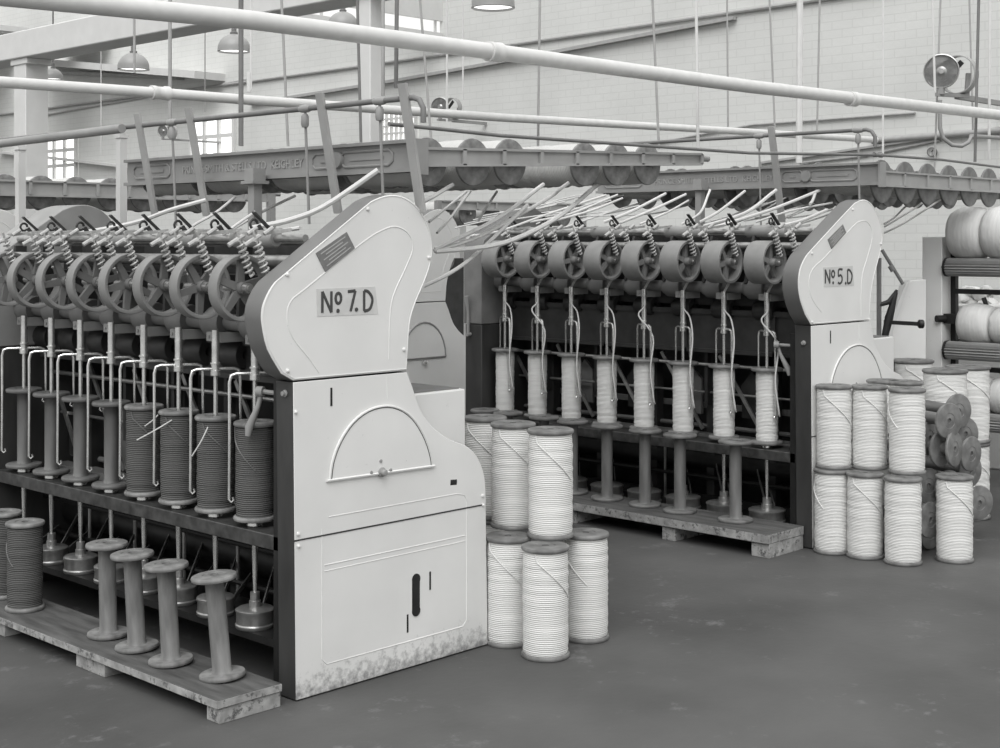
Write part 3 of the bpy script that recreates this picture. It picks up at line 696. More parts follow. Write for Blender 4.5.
    # crank handle near the head
    hp = Vector((X0 + .04, ys[0] - .10, spec['hz']))
    b = MB().tube([hp + Vector((0, -.17, 0)), hp], .008, 8).tube([hp + Vector((0, -.01, 0)), hp + Vector((-.01, .012, 0))], .018, 12)
    k = Vector((-.03, .03, 0)) if n7 else Vector((.02, -.05, 0))
    b.tube([hp, hp + k * .3 + Vector((0, 0, -.05)), hp + k + Vector((0, 0, -.12)), hp + k * 1.1 + Vector((0, 0, -.15))], [.008, .009, .015, .010], 10)
    b.build('crank_handle', M['grey'], root)
    return root, cv, cb

def steps(y0, y1, n): return [y0 + (y1 - y0) * k / (n - 1) for k in range(n)]
cov7 = face_pts(COVER7, 3.66); cab7 = face_pts(CAB7, 3.66)
cov7 = cov7[:1] + smooth_pts(cov7[1:-1], 3) + cov7[-1:]
cov7[-1] = (cov7[-1][0], cov7[0][1]); cab7 = [(cov7[0][0], cov7[0][1] - .004), (cov7[-1][0], cov7[0][1] - .004)] + smooth_pts(cab7[2:12], 3) + [(cab7[12][0], .004), (cab7[13][0] - .005, .004)]
cov5 = face_pts(COVER5, 3.66); cov5 = cov5[:1] + smooth_pts(cov5[1:-1], 3) + cov5[-1:]
cov5[-1] = (cov5[-1][0], cov5[0][1])
x7, z7 = cov7[0]; x5, z5 = cov5[0]
k5 = (cov5[-1][0] - x5) / (cov7[-1][0] - x7)
cab5 = [(x5 + (x - x7) * k5, z5 + (z - z7) * (z5 - .004) / (z7 - .004) if z > .01 else .004) for x, z in cab7]
X7, X5 = x7, x5
ys7 = steps(P(255, 400, 0, X7 + .085).y, P(24, 400, 0, X7 + .085).y, 8)
ys5 = steps(P(767, 400, 0, X5 + .10).y, P(505, 400, 0, X5 + .10).y, 8)
sp7 = dict(ys=ys7, far=5.74, zr=.52, zp=.19, chan=(.99, 1.13), zw=1.338, wr=.113, ww=.05, xw=-.012, wy=-.048, zt=1.505, xr=.13, sx=-.045, xs=.085, fl=(1.180, 1.042, .865), fd=-RT * .082 - FW * .03, leg=.43, pr=.068, hz=.99)
sp5 = dict(ys=ys5, far=5.90, zr=.455, zp=.10, chan=(.90, 1.12), zw=1.388, wr=.109, ww=.115, xw=.03, wy=-.035, zt=1.545, xr=.20, sx=.0, xs=.10, fl=(1.235, 1.04, .85), fd=FW * -.075 + RT * .028, leg=.42, pr=.095, hz=.98)
r7, cv7, cb7 = build_machine('7', X7, 3.66, cov7, cab7, sp7)
r5, cv5, cb5 = build_machine('5', X5, 3.66, cov5, cab5, sp5)
hy = P(468, 300, 0, X5 - .02).y
MB().tube([(X5 - .02, hy, P(468, 336, 0, X5 - .02).z), (X5 - .02, hy, P(468, 312, 0, X5 - .02).z), (X5 - .035, hy, P(467, 296, 0, X5 - .02).z)], [.010, .008, .014], 8).tube([(X5, hy, P(468, 334, 0, X5).z), (X5 - .03, hy, P(468, 334, 0, X5).z)], .012, 8).build('latch_lever', M['grey'], r5)

def dress(root, cv, cb, org, sc, yf, S, no, cover_pts, cab_pts):
    """embossed beads, plates, lettering, hatch; S maps crop pixels to photograph pixels"""
    y = yf
    q = lambda lst, o_, s_: face_pts([(o_[0] + a / s_, o_[1] + b / s_) for a, b in lst], y)
    if no == '7':
        A = lambda l: q(l, (250, 187), 4.); B = lambda l: q(l, (250, 374), 4.); C = lambda l: q(l, (250, 540), 3.333)
        T = lambda pts: pts
    else:
        A0 = lambda l: q(l, (250, 187), 4.); B0 = lambda l: q(l, (250, 374), 4.); C0 = lambda l: q(l, (250, 540), 3.333)
        y = 3.66
        T = lambda pts: [(x5 + (x - x7) * k5, z5 + (z - z7) * (z5 / z7)) for x, z in pts]
        A = lambda l: T(A0(l)); B = lambda l: T(B0(l)); C = lambda l: T(C0(l))
    if no == '7':
        bead = A([(275, 742), (240, 690), (170, 600), (148, 520), (165, 455), (230, 400), (450, 222), (540, 168), (590, 160), (635, 188), (652, 245), (620, 330), (575, 430), (560, 520), (556, 690)])
    else:
        bead = q([(285, 500), (250, 450), (236, 400), (240, 350), (262, 315), (300, 280), (410, 160), (440, 138), (465, 137), (485, 165), (488, 210), (470, 280), (450, 350), (445, 420), (445, 520)], (750, 187), 4.)
    loop(smooth_pts(bead, 4), yf, .0035, M['white'], 'bead', cv)
    ins = [(sum(x for x, z in cover_pts) / len(cover_pts), sum(z for x, z in cover_pts) / len(cover_pts))][0]
    loop([(x + (ins[0] - x) * .02, z + (ins[1] - z) * .02) for x, z in cover_pts], yf - .0005, .0024, M['white'], 'edge_bead', cv, closed=True)
    # hatch
    h = B([(315, 425), (325, 350), (355, 270), (405, 195), (470, 145), (545, 127), (610, 145), (660, 190), (700, 260), (722, 330), (725, 368)])
    h = smooth_pts(h, 3)
    hp = MB().prism(h, yf - .006, yf + .002, 0, 0).build('hatch', M['white'], cb, bevel=.002)
    b = MB().tube([(x, yf - .004, z) for x, z in h], .0042, 6).tube([(h[0][0] - .012, yf - .005, h[0][1]), (h[-1][0] + .012, yf - .005, h[-1][1])], .005, 6)
    b.build('hatch_rim', M['white'], hp)
    MB().tube([(x + (h[0][0] * .5 + h[-1][0] * .5 - x) * .028, yf - .006, z - .005) for x, z in h], .0016, 6).build('hatch_gap', M['iron2'], hp)
    kx, kz = B([(522, 392)])[0]
    MB().lathe([(.017, 0), (.017, .006), (.011, .008), (.012, .02), (.009, .024), (.001, .025)], 16, axis_mat((kx, yf - .004, kz), (0, -1, 0))).build('knob', M['grey'], hp)
    for u, v in ((518, 347), (480, 393), (557, 383)):
        x, z = B([(u, v)])[0]; MB().lathe([(.006, 0), (.006, .005), (.001, .006)], 8, axis_mat((x, yf - .004, z), (0, -1, 0))).build('rivet', M['grey'], hp)
    v = B([(545, 0), (549, 50), (550, 100)]); loop(v, yf, .003, M['white'], 'bead', cb)
    s = B([(325, 55), (325, 128)]); MB().box(s[0][0] - .004, s[0][0] + .004, yf - .0015, yf + .003, s[1][1], s[0][1]).build('slot', M['iron'], cb)
    s = B([(797, 435), (830, 435)]); MB().tube([(s[0][0] + .006, yf, s[0][1]), (s[1][0] - .004, yf, s[0][1] - .002)], .010, 10, flat=Vector((0, 1, 0))).build('slot', M['iron'], cb)
    s = C([(553, 130), (553, 236)]); MB().tube([(s[0][0], yf, s[0][1]), (s[1][0], yf, s[1][1])], .019, 12, flat=Vector((0, 1, 0))).lathe([(.001, 0), (.019, 0), (.019, .003), (.001, .003)], 16, axis_mat((s[0][0], yf + .0, s[0][1]), (0, -1, 0))).lathe([(.001, 0), (.019, 0), (.019, .003), (.001, .003)], 16, axis_mat((s[1][0], yf + .0, s[1][1]), (0, -1, 0))).build('latch_opening', M['iron'], cb)
    for a_, b_ in (((600, 105), (602, 165)), ((525, 248), (526, 308))):
        s = C([a_, b_]); MB().box(s[0][0] - .0035, s[0][0] + .0035, yf - .0015, yf + .003, s[1][1], s[0][1]).build('slot', M['iron'], cb)
    s = B([(182, 667), (935, 514)]); MB().bar((s[0][0] - .01, yf, s[0][1]), (s[1][0] + .005, yf, s[0][1]), .003, .005).build('seam', M['iron2'], cb)
    p = B([(315, 572), (830, 470), (858, 478), (868, 505), (868, 540)]); zz = p[0][1]
    loop([p[0], (p[1][0], zz), (p[2][0], zz - .01), (p[3][0], zz - .03), (p[3][0], zz - .05)], yf, .003, M['white'], 'bead', cb)
    p = C([(240, 0), (240, 385), (255, 408), (275, 408), (720, 280), (722, 0), (245, 85), (640, 0)]); zb = p[3][1]; ztop = p[6][1]
    loop([(p[0][0], ztop + .12), (p[0][0], zb + .02), (p[0][0] + .02, zb), (p[5][0] - .02, zb), (p[5][0], zb + .02), (p[5][0], ztop + .12)], yf, .003, M['white'], 'bead', cb)
    loop([(p[0][0] + .01, ztop), (p[5][0] - .01, ztop)], yf, .003, M['white'], 'bead', cb); loop([(p[0][0] + .01, ztop - .02), (p[5][0] - .01, ztop - .02)], yf, .0025, M['white'], 'bead', cb)
    cp = lambda l: bolts(l, yf, .0048, cv)
    if no == '7':
        cp(A([(470, 88), (148, 350), (615, 650), (150, 735), (715, 282)]))
        bolts(B([(182, 152), (192, 640), (194, 688), (930, 487), (932, 524)]), yf, .0045, cb)
        L = A; patch = [(265, 408), (500, 398), (512, 508), (268, 518)]; pl = [(262, 265), (385, 180), (418, 245), (300, 340)]
        NN = [('N', (288, 503, 36, 86)), ('o', (352, 445, 11, 21)), ('.', (350, 495, 0, 0)), ('7', (390, 497, 30, 82)), ('.', (424, 490, 0, 0)), ('D', (455, 496, 33, 82))]; st = .0055
    else:
        q5 = lambda l: q(l, (750, 187), 4.)
        cp(q5([(410, 90), (247, 265), (523, 228), (248, 540), (475, 530)]))
        L = q5; patch = [(292, 322), (410, 315), (416, 395), (295, 400)]; pl = [(310, 210), (370, 150), (383, 182), (325, 248)]
        NN = [('N', (300, 386, 18, 56)), ('o', (331, 348, 6, 13)), ('.', (331, 383, 0, 0)), ('5', (350, 386, 19, 56)), ('.', (381, 385, 0, 0)), ('D', (389, 386, 18, 56))]; st = .0058
    MB().prism(L(patch), yf - .0012, yf, 0, 0).build('number_patch', M['patch'], cv)
    chars = []
    for ch, (u, v, w, h_) in NN:
        (xa, za), (xb, zb_) = L([(u, v)])[0], L([(u + w, v - h_)])[0]
        x_, z_ = L([(u, v)])[0]
        chars.append((ch, (x_, z_, abs(xb - xa), abs(zb_ - za))))
    lettering(chars, yf - .0022, cv, st)
    c4 = L(pl); pp = MB().prism(c4, yf - .003, yf, 0, 0).build('rating_plate', M['plate'], cv)
    b = MB()
    for k in range(1, 6):
        f = k / 6.2; a0 = [c4[0][i] + (c4[3][i] - c4[0][i]) * f for i in (0, 1)]; a1 = [c4[1][i] + (c4[2][i] - c4[1][i]) * f for i in (0, 1)]
        t0, t1 = (.1, .9) if k % 2 else (.22, .78)
        pa = [a0[i] + (a1[i] - a0[i]) * t0 for i in (0, 1)]; pb = [a0[i] + (a1[i] - a0[i]) * t1 for i in (0, 1)]
        b.bar((pa[0], yf - .0035, pa[1]), (pb[0], yf - .0035, pb[1]), .001, .0035)
    b.build('plate_text', M['platel'], pp)
dress(r7, cv7, cb7, None, None, 3.66, None, '7', cov7, cab7)
dress(r5, cv5, cb5, None, None, 3.66, None, '5', cov5, cab5)
# side bolts and back boxes of the heads
for root, X, k, zb in ((r7, X7, 1., .945), (r5, X5, k5, .98)):
    MB().lathe([(.012, 0), (.012, .004), (.008, .006), (.008, .014), (.001, .015)], 12, axis_mat((X, 3.70, 1.0), (-1, 0, 0))).build('bolt', M['grey'], root)
    MB().box(X + .45 * k, X + .875 * k, 3.75, 4.22, .004, zb).build('gear_box', M['white'], root, bevel=.006)
    MB().box(X + .455 * k, X + .86 * k, 3.77, 4.20, zb, zb + .004).build('gear_box_lid', M['greyd'], root)
    MB().box(X + .02, X + .45 * k, 3.75, 3.79, .004, 1.04).build('inner_plate', M['iron'], root)

# second row heads behind
for (X, Y, cov, cab, xo, ko, ph) in ((6.04, 6.86, cov5, cab5, x5, 1, 'seen between the two front row frames'), (2.985, 6.86, cov7, cab7, x7, 1, 'its cover edge showing at the far left')):
    root = thing('roving_frame', 'white head of a roving frame behind, ' + ph, 'spinning machine', (X, Y, 0), 'roving frames in the second row')
    c2 = [(X + x - xo, z) for x, z in cov]; b2 = [(X + x - xo, z) for x, z in cab]
    cv, cb = head_parts(root, c2, b2, Y)
    ins = (sum(x for x, z in c2) / len(c2), sum(z for x, z in c2) / len(c2))
    loop([(x + (ins[0] - x) * .2, z + (ins[1] - z) * .2) for x, z in c2], Y, .0035, M['white'], 'bead', cv, closed=True)
    h = [(X + .19 + .17 + .195 * math.cos(a), .72 + .235 * math.sin(a)) for a in [PI * k / 14 for k in range(15)]]
    hp = MB().prism(h, Y - .006, Y + .002, 0, 0).build('hatch', M['white'], cb)
    MB().tube([(x, Y - .005, z) for x, z in h], .007, 6).tube([(h[-1][0], Y - .005, .72), (h[0][0], Y - .005, .72)], .006, 6).build('hatch_rim', M['grey'], hp)
    MB().lathe([(.017, 0), (.012, .02), (.001, .022)], 12, axis_mat((X + .36, Y - .006, .69), (0, -1, 0))).build('knob', M['steel'], hp)
    MB().box(X, X + .85, Y + .5, Y + .6, 0, 1.3).build('back_panel', M['iron2'], root)
    xd = X + .72; b = MB().box(xd, xd + .9, Y + .9, Y + 1.0, 0, 1.36).build('drafting_unit', M['iron2'], root)
    for k in range(7): MB().lathe([(.001, .86), (.022, .86), (.022, 1.08), (.012, 1.1), (.012, 1.16), (.001, 1.16)], 12, Matrix.Translation((xd + .02 + k * .07, Y + .84, 0))).build('spindle', M['arm'], root)
    MB().box(xd, xd + .6, Y + .7, Y + .88, .6, .84).build('spindle_rail', M['greyd'], root)
    for k in range(4): MB().lathe([(.05, -.03), (.06, -.03), (.06, .03), (.05, .03)], 16, axis_mat((X + .75, Y + .2 + k * .12, 1.36), (0, 1, 0)), closed=True).build('pulley_wheel', M['wheel'], root)

# bobbins on the No. 7 spindles
for i, y in enumerate(ys7):
    proto, ph = (b_dark7, 'bobbin wound with dark yarn on the %s spindle from the No. 7 head') if i < 4 else (b_bare7s, 'bare wooden bobbin on the %s spindle from the No. 7 head')
    put(proto, (X7 + .085, y, .538), ph % ORD[i], 'bobbins on the No. 7 spindles', TOCAM + (-.6 if i == 0 else .5))
for i, y in enumerate(ys5):
    put(b_spin5, (X5 + .10, y, .472), 'thin bobbin of white yarn on the %s spindle from the No. 5 head' % ORD[i], 'bobbins on the No. 5 spindles')

# pallets
def pallet(X0, X1, Y0, Y1, h, legs, label, th):
    root = thing('pallet', label, 'pallet', (X0, Y0, 0))
    MB().box(X0, X1, Y0, Y1, h - th, h, 0).build('top_board', M['plank'], root, bevel=.003)
    MB().box(X0 - .002, X0, Y0, Y1, h - th + .003, h - .002).box(X0, X1, Y0 - .002, Y0, h - th + .003, h - .002).build('cut_edge', M['plankend'], root)
    for a, b in legs: MB().box(X0 + .012, X1, a, b, 0, h - th).build('foot_block', M['plankend'], root, bevel=.002)
    return root
pallet(2.54, X7 - .05, 3.655, 6.1, .077, [(3.66, 3.73), (P(99, 679, 2, 0).y, P(64, 669, 2, 0).y), (P(-14, 641, 2, 0).y, P(-14, 641, 2, 0).y + .12)], 'low wooden pallet under the row of bobbins in front of No. 7', .028)
pallet(5.66, X5 - .005, 3.70, 5.75, .113, [(3.70, 3.80), (4.25, 4.33), (4.9, 5.0), (5.5, 5.6)], 'low wooden pallet under the empty bobbins in front of No. 5', .045)

for i, (bx, by, tx, ph) in enumerate(((222.6, 676, 213, 'nearest to the No. 7 head'), (171, 661.6, 165.5, 'second from the No. 7 head'), (137, 647.5, 131.5, 'third from the No. 7 head'), (108.6, 634.6, 106.5, 'fourth from the No. 7 head'))):
    p = P(bx, by, 2, .082); t = (p - EYE).dot(FW); p.z = .079
    lean = (tx - bx) * t / FPX / .33
    rot = Matrix.Rotation(lean * .9, 4, FW).to_euler()
    put(b_bare7, p, 'bare pale wooden bobbin standing on the front pallet, ' + ph, 'bare bobbins on the No. 7 pallet', rot)
for px, py, ph in ((25, 609, 'fully in view at the left'), (3, 596, 'cut by the left edge')):
    p = P(px, py, 2, .078); p.z = .077
    put(b_dark7, p, 'bobbin of dark yarn standing on the front pallet, ' + ph, 'dark bobbins on the No. 7 pallet', TOCAM - 1.2)
tops = [(735.5, 441), (680, 434.5), (645, 430), (607, 425.5), (572.5, 421), (544, 417), (508, 412.5), (485, 409.8)]
for i, (px, py) in enumerate(tops):
    p = P(px, py, 2, .113 + HW - .005); p.z = .113
    p.x = min(max(p.x, 5.76), X5 - .10) if 0 else p.x
    put(b_bare5, p, 'bare wooden bobbin on the No. 5 pallet, %s from its near end' % ORD[i], 'bare bobbins on the No. 5 pallet', (0, 0, .3 * i))

# ------------------------------------------------------------------ creels
def creel(no, gx, rows, xs, z_ax, dz, proto, posts, px_pipe, arm, name_label, rear=False):
    ya, yb = rows[0] - .06, rows[-1] + .47
    root = thing('bobbin_creel', name_label, 'creel', (gx, ya, 0), 'overhead creels')
    if not rear:
        creel_girder(root, gx, ya, yb, arm['gz0'], arm['gz1'], None)
    ny = list(rows) + [rows[-1] + .47]
    if rear:
        for xx in (gx + .02, arm['x1'] - .02): MB().box(xx - .02, xx + .02, rows[0] - .07, rows[0] - .03, 0, arm['z1']).build('post', M['grey'], root)
    for k, y in enumerate(ny[:1] if rear else ny):
        creel_arm(root, y - .03, gx + .03, arm['x1'], arm['z0'], arm['z1'], arm['h0'], arm['h1'], arm['n'])
    for k, y in enumerate(rows):
        b = MB()
        for j, x in enumerate(xs):
            z = z_ax + dz * j; b.tube([(x, y - .03, z), (x, y + .44, z)], .009, 8)
        b.build('skewer', M['steeld'], root)
        if rear and k: break
        for j, x in enumerate(xs):
            z = z_ax + dz * j
            put(proto, (x, y, z), 'roving bobbin in the %s creel, %s row from the front, %s from girder' % ('near' if no == '7' else 'right-hand', ORD[k], ORD[j]) if not rear else 'bobbin of roving lying in the %s, %s along its arm' % (no, ORD[j]), 'roving bobbins in the No. %s creel' % no if not rear else 'roving bobbins in the ' + no, (-PI / 2, 0, 0))
    return root
rows7 = [3.79, 4.26, 4.73, 5.20]
xs7 = [P(430 + d, 165, 1, 3.78).x for d in (1,)] + [P(x, 165, 1, 3.78).x for x in (475.5, 512.5, 587.5, 619.5, 650)]
gx7 = P(422, 141, 1, 3.74).x - .02
c7 = creel('7', gx7, rows7, xs7, 1.787, .0085, b_creel7, None, None, dict(gz0=1.745, gz1=1.862, x1=P(700, 158, 1, 3.76).x, z0=1.832, z1=1.885, h0=.062, h1=.045, n=8), 'overhead grey creel of the No. 7 frame with lettered girder and arms of bobbins')
gx5 = P(881, 163, 1, 3.74).x - .02
xs5 = [gx5 + .13 + .26 * k for k in range(7)]
c5 = creel('5', gx5, rows7, xs5, 1.815, 0, b_creel5, None, None, dict(gz0=1.79, gz1=1.912, x1=xs5[-1] + .2, z0=1.865, z1=1.865, h0=.075, h1=.075, n=7), 'overhead grey creel of the No. 5 frame with lettered girder, running out at right')
r_xs = [P(x, 189, 1, 7.0).x for x in (42, 77, 112)]; pch = r_xs[1] - r_xs[0]
r_xs = [r_xs[0] - pch * 2, r_xs[0] - pch] + r_xs + [r_xs[2] + pch * k for k in range(1, 5)]
creel('far left creel', r_xs[0] - .1, [7.0, 7.5], r_xs, 1.755, 0, b_creel7, None, None, dict(x1=r_xs[-1] + .25, z0=1.81, z1=1.81, h0=.075, h1=.075, n=10), 'distant creel arm with round bobbin ends, far left behind the leaning posts', rear=True)
r5x = [P(x, 205, 1, 7.6).x for x in (446, 468, 492, 516, 540, 564)]
creel('far middle creel', r5x[0] - .15, [7.6, 8.1], r5x, 1.70, 0, b_creel7, None, None, dict(x1=r5x[-1] + .2, z0=1.79, z1=1.79, h0=.06, h1=.06, n=8), 'distant creel arm with bobbin ends, seen below the No. 7 creel', rear=True)

def creel_dress(root, gx, Ys, leanx, ztop, pipez, drops, caps, zg, yp):
    for y in Ys: MB().bar((gx - .15 - leanx, y, ztop), (gx - .06, y, 1.60), .012, .040, up=(0, 1, 0)).build('leaning_post', M['arm'], root)
    xp = gx - .13 - leanx
    MB().tube([(xp, yp - .02, pipez), (xp, Ys[-1] + 1.4, pipez)], .0105, 12).tube([(xp, yp, pipez), (xp, yp - .07, pipez), (xp, yp - .10, pipez - .01), (xp, yp - .12, pipez - .04), (xp, yp - .12, pipez - .09)], .0105, 12).build('overhead_pipe', M['greyd'], root)
    for y in drops:
        b = MB().tube([(xp, y, pipez), (xp + .02, y, 1.56)], .0055, 8)
        b.lathe([(.011, -.03), (.015, -.02), (.015, .02), (.011, .03)], 12, axis_mat((xp, y, pipez), (0, 1, 0))).lathe([(.012, 0), (.015, .01), (.015, .04), (.01, .05)], 10, Matrix.Translation((xp, y, pipez - .07)))
        b.build('drop_pipe', M['grey'], root)
    for y in caps:
        MB().box(gx - .11, gx - .05, y - .03, y + .03, zg + .0, zg + .05).box(gx - .12, gx - .04, y - .04, y + .04, zg - .012, zg).box(gx - .1, gx - .06, y - .02, y + .02, 1.52, zg - .01).build('girder_post', M['grey'], root)
creel_dress(c7, gx7, [P(396, 86, 0, gx7 - .18).y, P(313, 100, 0, gx7 - .18).y, P(182, 112, 0, gx7 - .18).y, P(131, 120, 0, gx7 - .18).y], .0, 2.045, 1.995, [3.80, P(305, 110, 0, gx7 - .13).y, P(172, 122, 0, gx7 - .13).y], [P(255, 175, 0, gx7 - .08).y], 1.735, P(400, 100, 0, gx7 - .13).y)
creel_dress(c5, gx5, [P(770, 130, 0, gx5 - .18).y], .02, 2.12, 2.075, [P(761, 140, 0, gx5 - .13).y, P(860, 140, 0, gx5 - .13).y], [P(700, 182, 0, gx5 - .08).y], 1.80, 3.80)
# thin sprinkler pipe running right from the elbow
pipe_thing('sprinkler_pipe', 'thin dark pipe running right from the elbow over both creels', [on_y(389, 124, 3.72), on_y(440, 129, 3.72), on_y(500, 135.5, 3.72), on_y(750, 153, 3.72), on_y(878, 155, 3.72), on_y(940, 159.5, 3.72), on_y(1030, 171, 3.72)], .0075, M['greyd'], 10, couplings=[on_y(878, 155, 3.72)], cl=.04, cr=1.7)
pipe_thing('sprinkler_pipe', 'grey pipe from the left edge above the far creel rising to the leaning posts', [P(-10, 145, 0, 3.3), P(2, 143.5, 0, 3.3), P(122, 128.5, 0, 3.3)], .02, M['grey'], 12)
# square pale posts at the left
for px, w, t, y1, ph in ((20.5, 10.5, 7.2, 146, 'leftmost, at the end of the far creel'), (121.5, 11, 6.9, 134, 'between the leaning posts')):
    p = at(px, t); h = 1.5 + (240 - y1) * t / FPX; a = w * t / FPX * .36
    tag(MB().box(p.x - a, p.x + a, p.y - a, p.y + a, 0 if px < 100 else 0, h).box(p.x - a * 1.3, p.x + a * 1.3, p.y - a * 1.3, p.y + a * 1.3, h - .02, h).build('support_post', M['ceil']), 'square pale wooden support post, ' + ph, 'post', 'pale posts at the left')
p = at(460, 11.5)
tag(MB().box(415 / 100 * 0 + p.x - .035, p.x + .035, p.y - .035, p.y + .035, 0, 1.85).build('support_post', M['ceil']), 'slim pale post seen below the far middle creel', 'post', 'pale posts in the background')

# ------------------------------------------------------------------ slivers
def strand(pts, r, label, group, sag=.01):
    pts = [Vector(p) for p in pts]
    if sag: pts.append(pts[-1] + (pts[-1] - pts[-2]).normalized() * .045 + FW * .01)
    if len(pts) == 3 and sag: pts.insert(1, (pts[0] + pts[1]) / 2 - Vector((0, 0, sag)))
    q = [Vector(p) for p in smooth_pts([tuple(p) for p in pts], 5)]
    return tag(MB().tube(q, r, 7).build('sliver', M['sliver']), label, 'sliver', group)
G = 'slivers running to the No. 7 rollers'
sl = [([(378, 170, 5.0), (325, 206, 5.0), (290, 220, 5.0), (262, 226, 5.0)], .010, 'thick white sliver rising from the No. 7 rollers past its cover top'),
      ([(206, 200, 5.6), (170, 210, 5.6), (133, 223, 5.7), (70, 235, 5.8)], .009, 'long thick white sliver along the left rollers below the leaning posts'),
      ([(300, 228, 5.2), (262, 234, 5.3), (215, 240, 5.4)], .008, 'white sliver low behind the slanted edge of the No. 7 cover'),
      ([(255, 212, 5.6), (232, 228, 5.5), (222, 236, 5.5)], .006, 'short sliver crossing below the girder post'),
      ([(235, 197, 5.9), (196, 224, 5.7)], .006, 'short grey sliver just right of the second leaning post'),
      ([(295, 196, 5.9), (262, 212, 5.7), (235, 228, 5.6)], .006, 'short grey sliver left of the third leaning post'),
      ([(435, 249, 5.5), (495, 220, 5.6), (537, 189, 5.8)], .009, 'white sliver fanning from the No. 7 cover edge, steepest of the fan'),
      ([(434, 251, 5.5), (480, 236, 5.6), (545, 200, 5.8), (560, 189, 5.8)], .008, 'white sliver fanning from the No. 7 cover edge, second of the fan'),
      ([(436, 251.5, 5.5), (500, 244, 5.6), (555, 219, 5.8), (592, 189, 6.0)], .010, 'white sliver fanning from the No. 7 cover edge, lowest and longest'),
      ([(424, 286, 5.5), (450, 273, 5.5), (476, 254, 5.6), (520, 212, 5.7)], .008, 'white sliver dropping behind the neck of the No. 7 cover'),
      ([(417, 205, 5.2), (432, 197, 5.2), (447, 188, 5.3)], .008, 'short white sliver touching the round top of the No. 7 cover'),
      ([(429, 222, 6.0), (445, 209, 6.1), (461, 196, 6.2)], .006, 'thin grey sliver right of the round top of the No. 7 cover'),
      ([(437, 233, 6.0), (452, 216, 6.1), (466, 197, 6.2)], .006, 'thin grey sliver in front of the second row white head'),
      ([(478, 221, 6.4), (486, 208, 6.4), (494, 196, 6.5)], .006, 'short grey sliver above the far end of the No. 5 frame')]
for pts, r, lb in sl: strand([D(*p) for p in pts], r, lb, G)
G = 'slivers running to the No. 5 rollers'
sl = [([(470, 236, 8.1), (500, 231, 8.0), (548, 214, 8.1), (600, 197, 8.4)], .007, 'far left'), ([(530, 222, 8.2), (570, 214, 8.2), (612, 197, 8.4)], .007, 'second'),
      ([(549, 222, 8.1), (590, 211, 8.1), (618, 200, 8.3)], .007, 'third'), ([(604, 222, 8.0), (630, 212, 8.0), (661, 196, 8.2)], .009, 'fourth'),
      ([(612, 226, 8.0), (650, 211, 8.0), (680, 197, 8.1)], .008, 'fifth'), ([(640, 224, 7.9), (668, 212, 8.0), (684, 203, 8.1)], .006, 'sixth'),
      ([(682, 224, 7.8), (700, 213, 7.8), (708, 195, 7.9)], .007, 'seventh'), ([(700, 222, 7.7), (718, 212, 7.7), (740, 195, 7.8)], .008, 'eighth'),
      ([(704, 226, 7.7), (745, 213, 7.6), (771, 194, 7.7)], .010, 'ninth'), ([(716, 227, 7.6), (770, 210, 7.6), (813, 193, 7.7)], .009, 'tenth'),
      ([(780, 226, 7.5), (800, 221, 7.5), (822, 212, 7.6)], .009, 'nearest the slanted edge'), ([(756, 222, 7.6), (790, 211, 7.6), (826, 204, 7.7)], .006, 'last but one'), ([(810, 204, 7.6), (815, 194, 7.7)], .008, 'short and upright')]
for pts, r, lb in sl: strand([D(*p) for p in pts], r, 'white sliver slanting down to the No. 5 rollers, %s from the left' % lb if lb in ORD else 'white sliver slanting down to the No. 5 rollers, ' + lb, G)
G = 'slivers right of the No. 5 cover'
for k, (pts, lb) in enumerate((([(884, 224, 8.6), (903, 209, 8.7)], 'upper'), ([(884, 227, 8.6), (912, 210, 8.6), (922, 203, 8.7)], 'middle'), ([(884, 233, 8.6), (906, 222, 8.6), (940, 200, 8.8)], 'lower'))):
    strand([D(*p) for p in pts], .006, 'thin grey sliver against the wall right of the No. 5 cover, %s of three' % lb, G)
# bunches of thin slivers in the distance: (x0,y0)-(x1,y1)
for k in range(16):
    x0 = 455 + k * 9; t = 8.6 + (k % 3) * .3
    strand([D(x0, 228 - (k % 4) * 4, t), D(x0 + 60, 214 - (k % 5) * 3, t + .1), D(x0 + 95, 206 - (k % 5) * 3, t + .2)], .0045, 'thin distant sliver behind the No. 5 rollers', 'distant slivers behind the No. 5 rollers')
for k in range(10):
    x0 = 700 + k * 11; t = 8.2
    strand([D(x0, 224 - (k % 3) * 3, t), D(x0 + 50, 208 - (k % 4) * 3, t + .1)], .0045, 'thin distant sliver behind the near end of the No. 5 rollers', 'distant slivers over the No. 5 rollers')
# rovings from the pulleys down the flyers of No. 5
for i, y in enumerate(ys5):
    c = Vector((X5 + .10, y, 0)); d = sp5['fd']; f = -FW * .018
    top = Vector((X5 + .10, y, 1.275)) + RT * .012
    strand([top + RT * .02 + Vector((0, 0, .015)), c + f + Vector((0, 0, 1.235))], .0065, 'short roving between pulley and flyer top, %s from the No. 5 head' % ORD[i], 'rovings into the No. 5 flyers', 0)
    s_ = 1 if i % 3 else -1
    kk = c - FW * .03 + RT * .032 * s_ + Vector((0, 0, 1.09))
    strand([c + f * .9 + Vector((0, 0, 1.2)), c + f + Vector((0, 0, 1.14)), kk, c + d * 1.0 + RT * .012 + Vector((0, 0, .98)), c + d * 1.12 - RT * .006 + Vector((0, 0, .80)), c + d * 1.14 + RT * .012 + Vector((0, 0, .64)), c + d * .8 + RT * .03 + Vector((0, 0, .62))], .0042, 'white roving wound down the %s flyer from the No. 5 head' % ORD[i], 'rovings on the No. 5 flyers', .0)
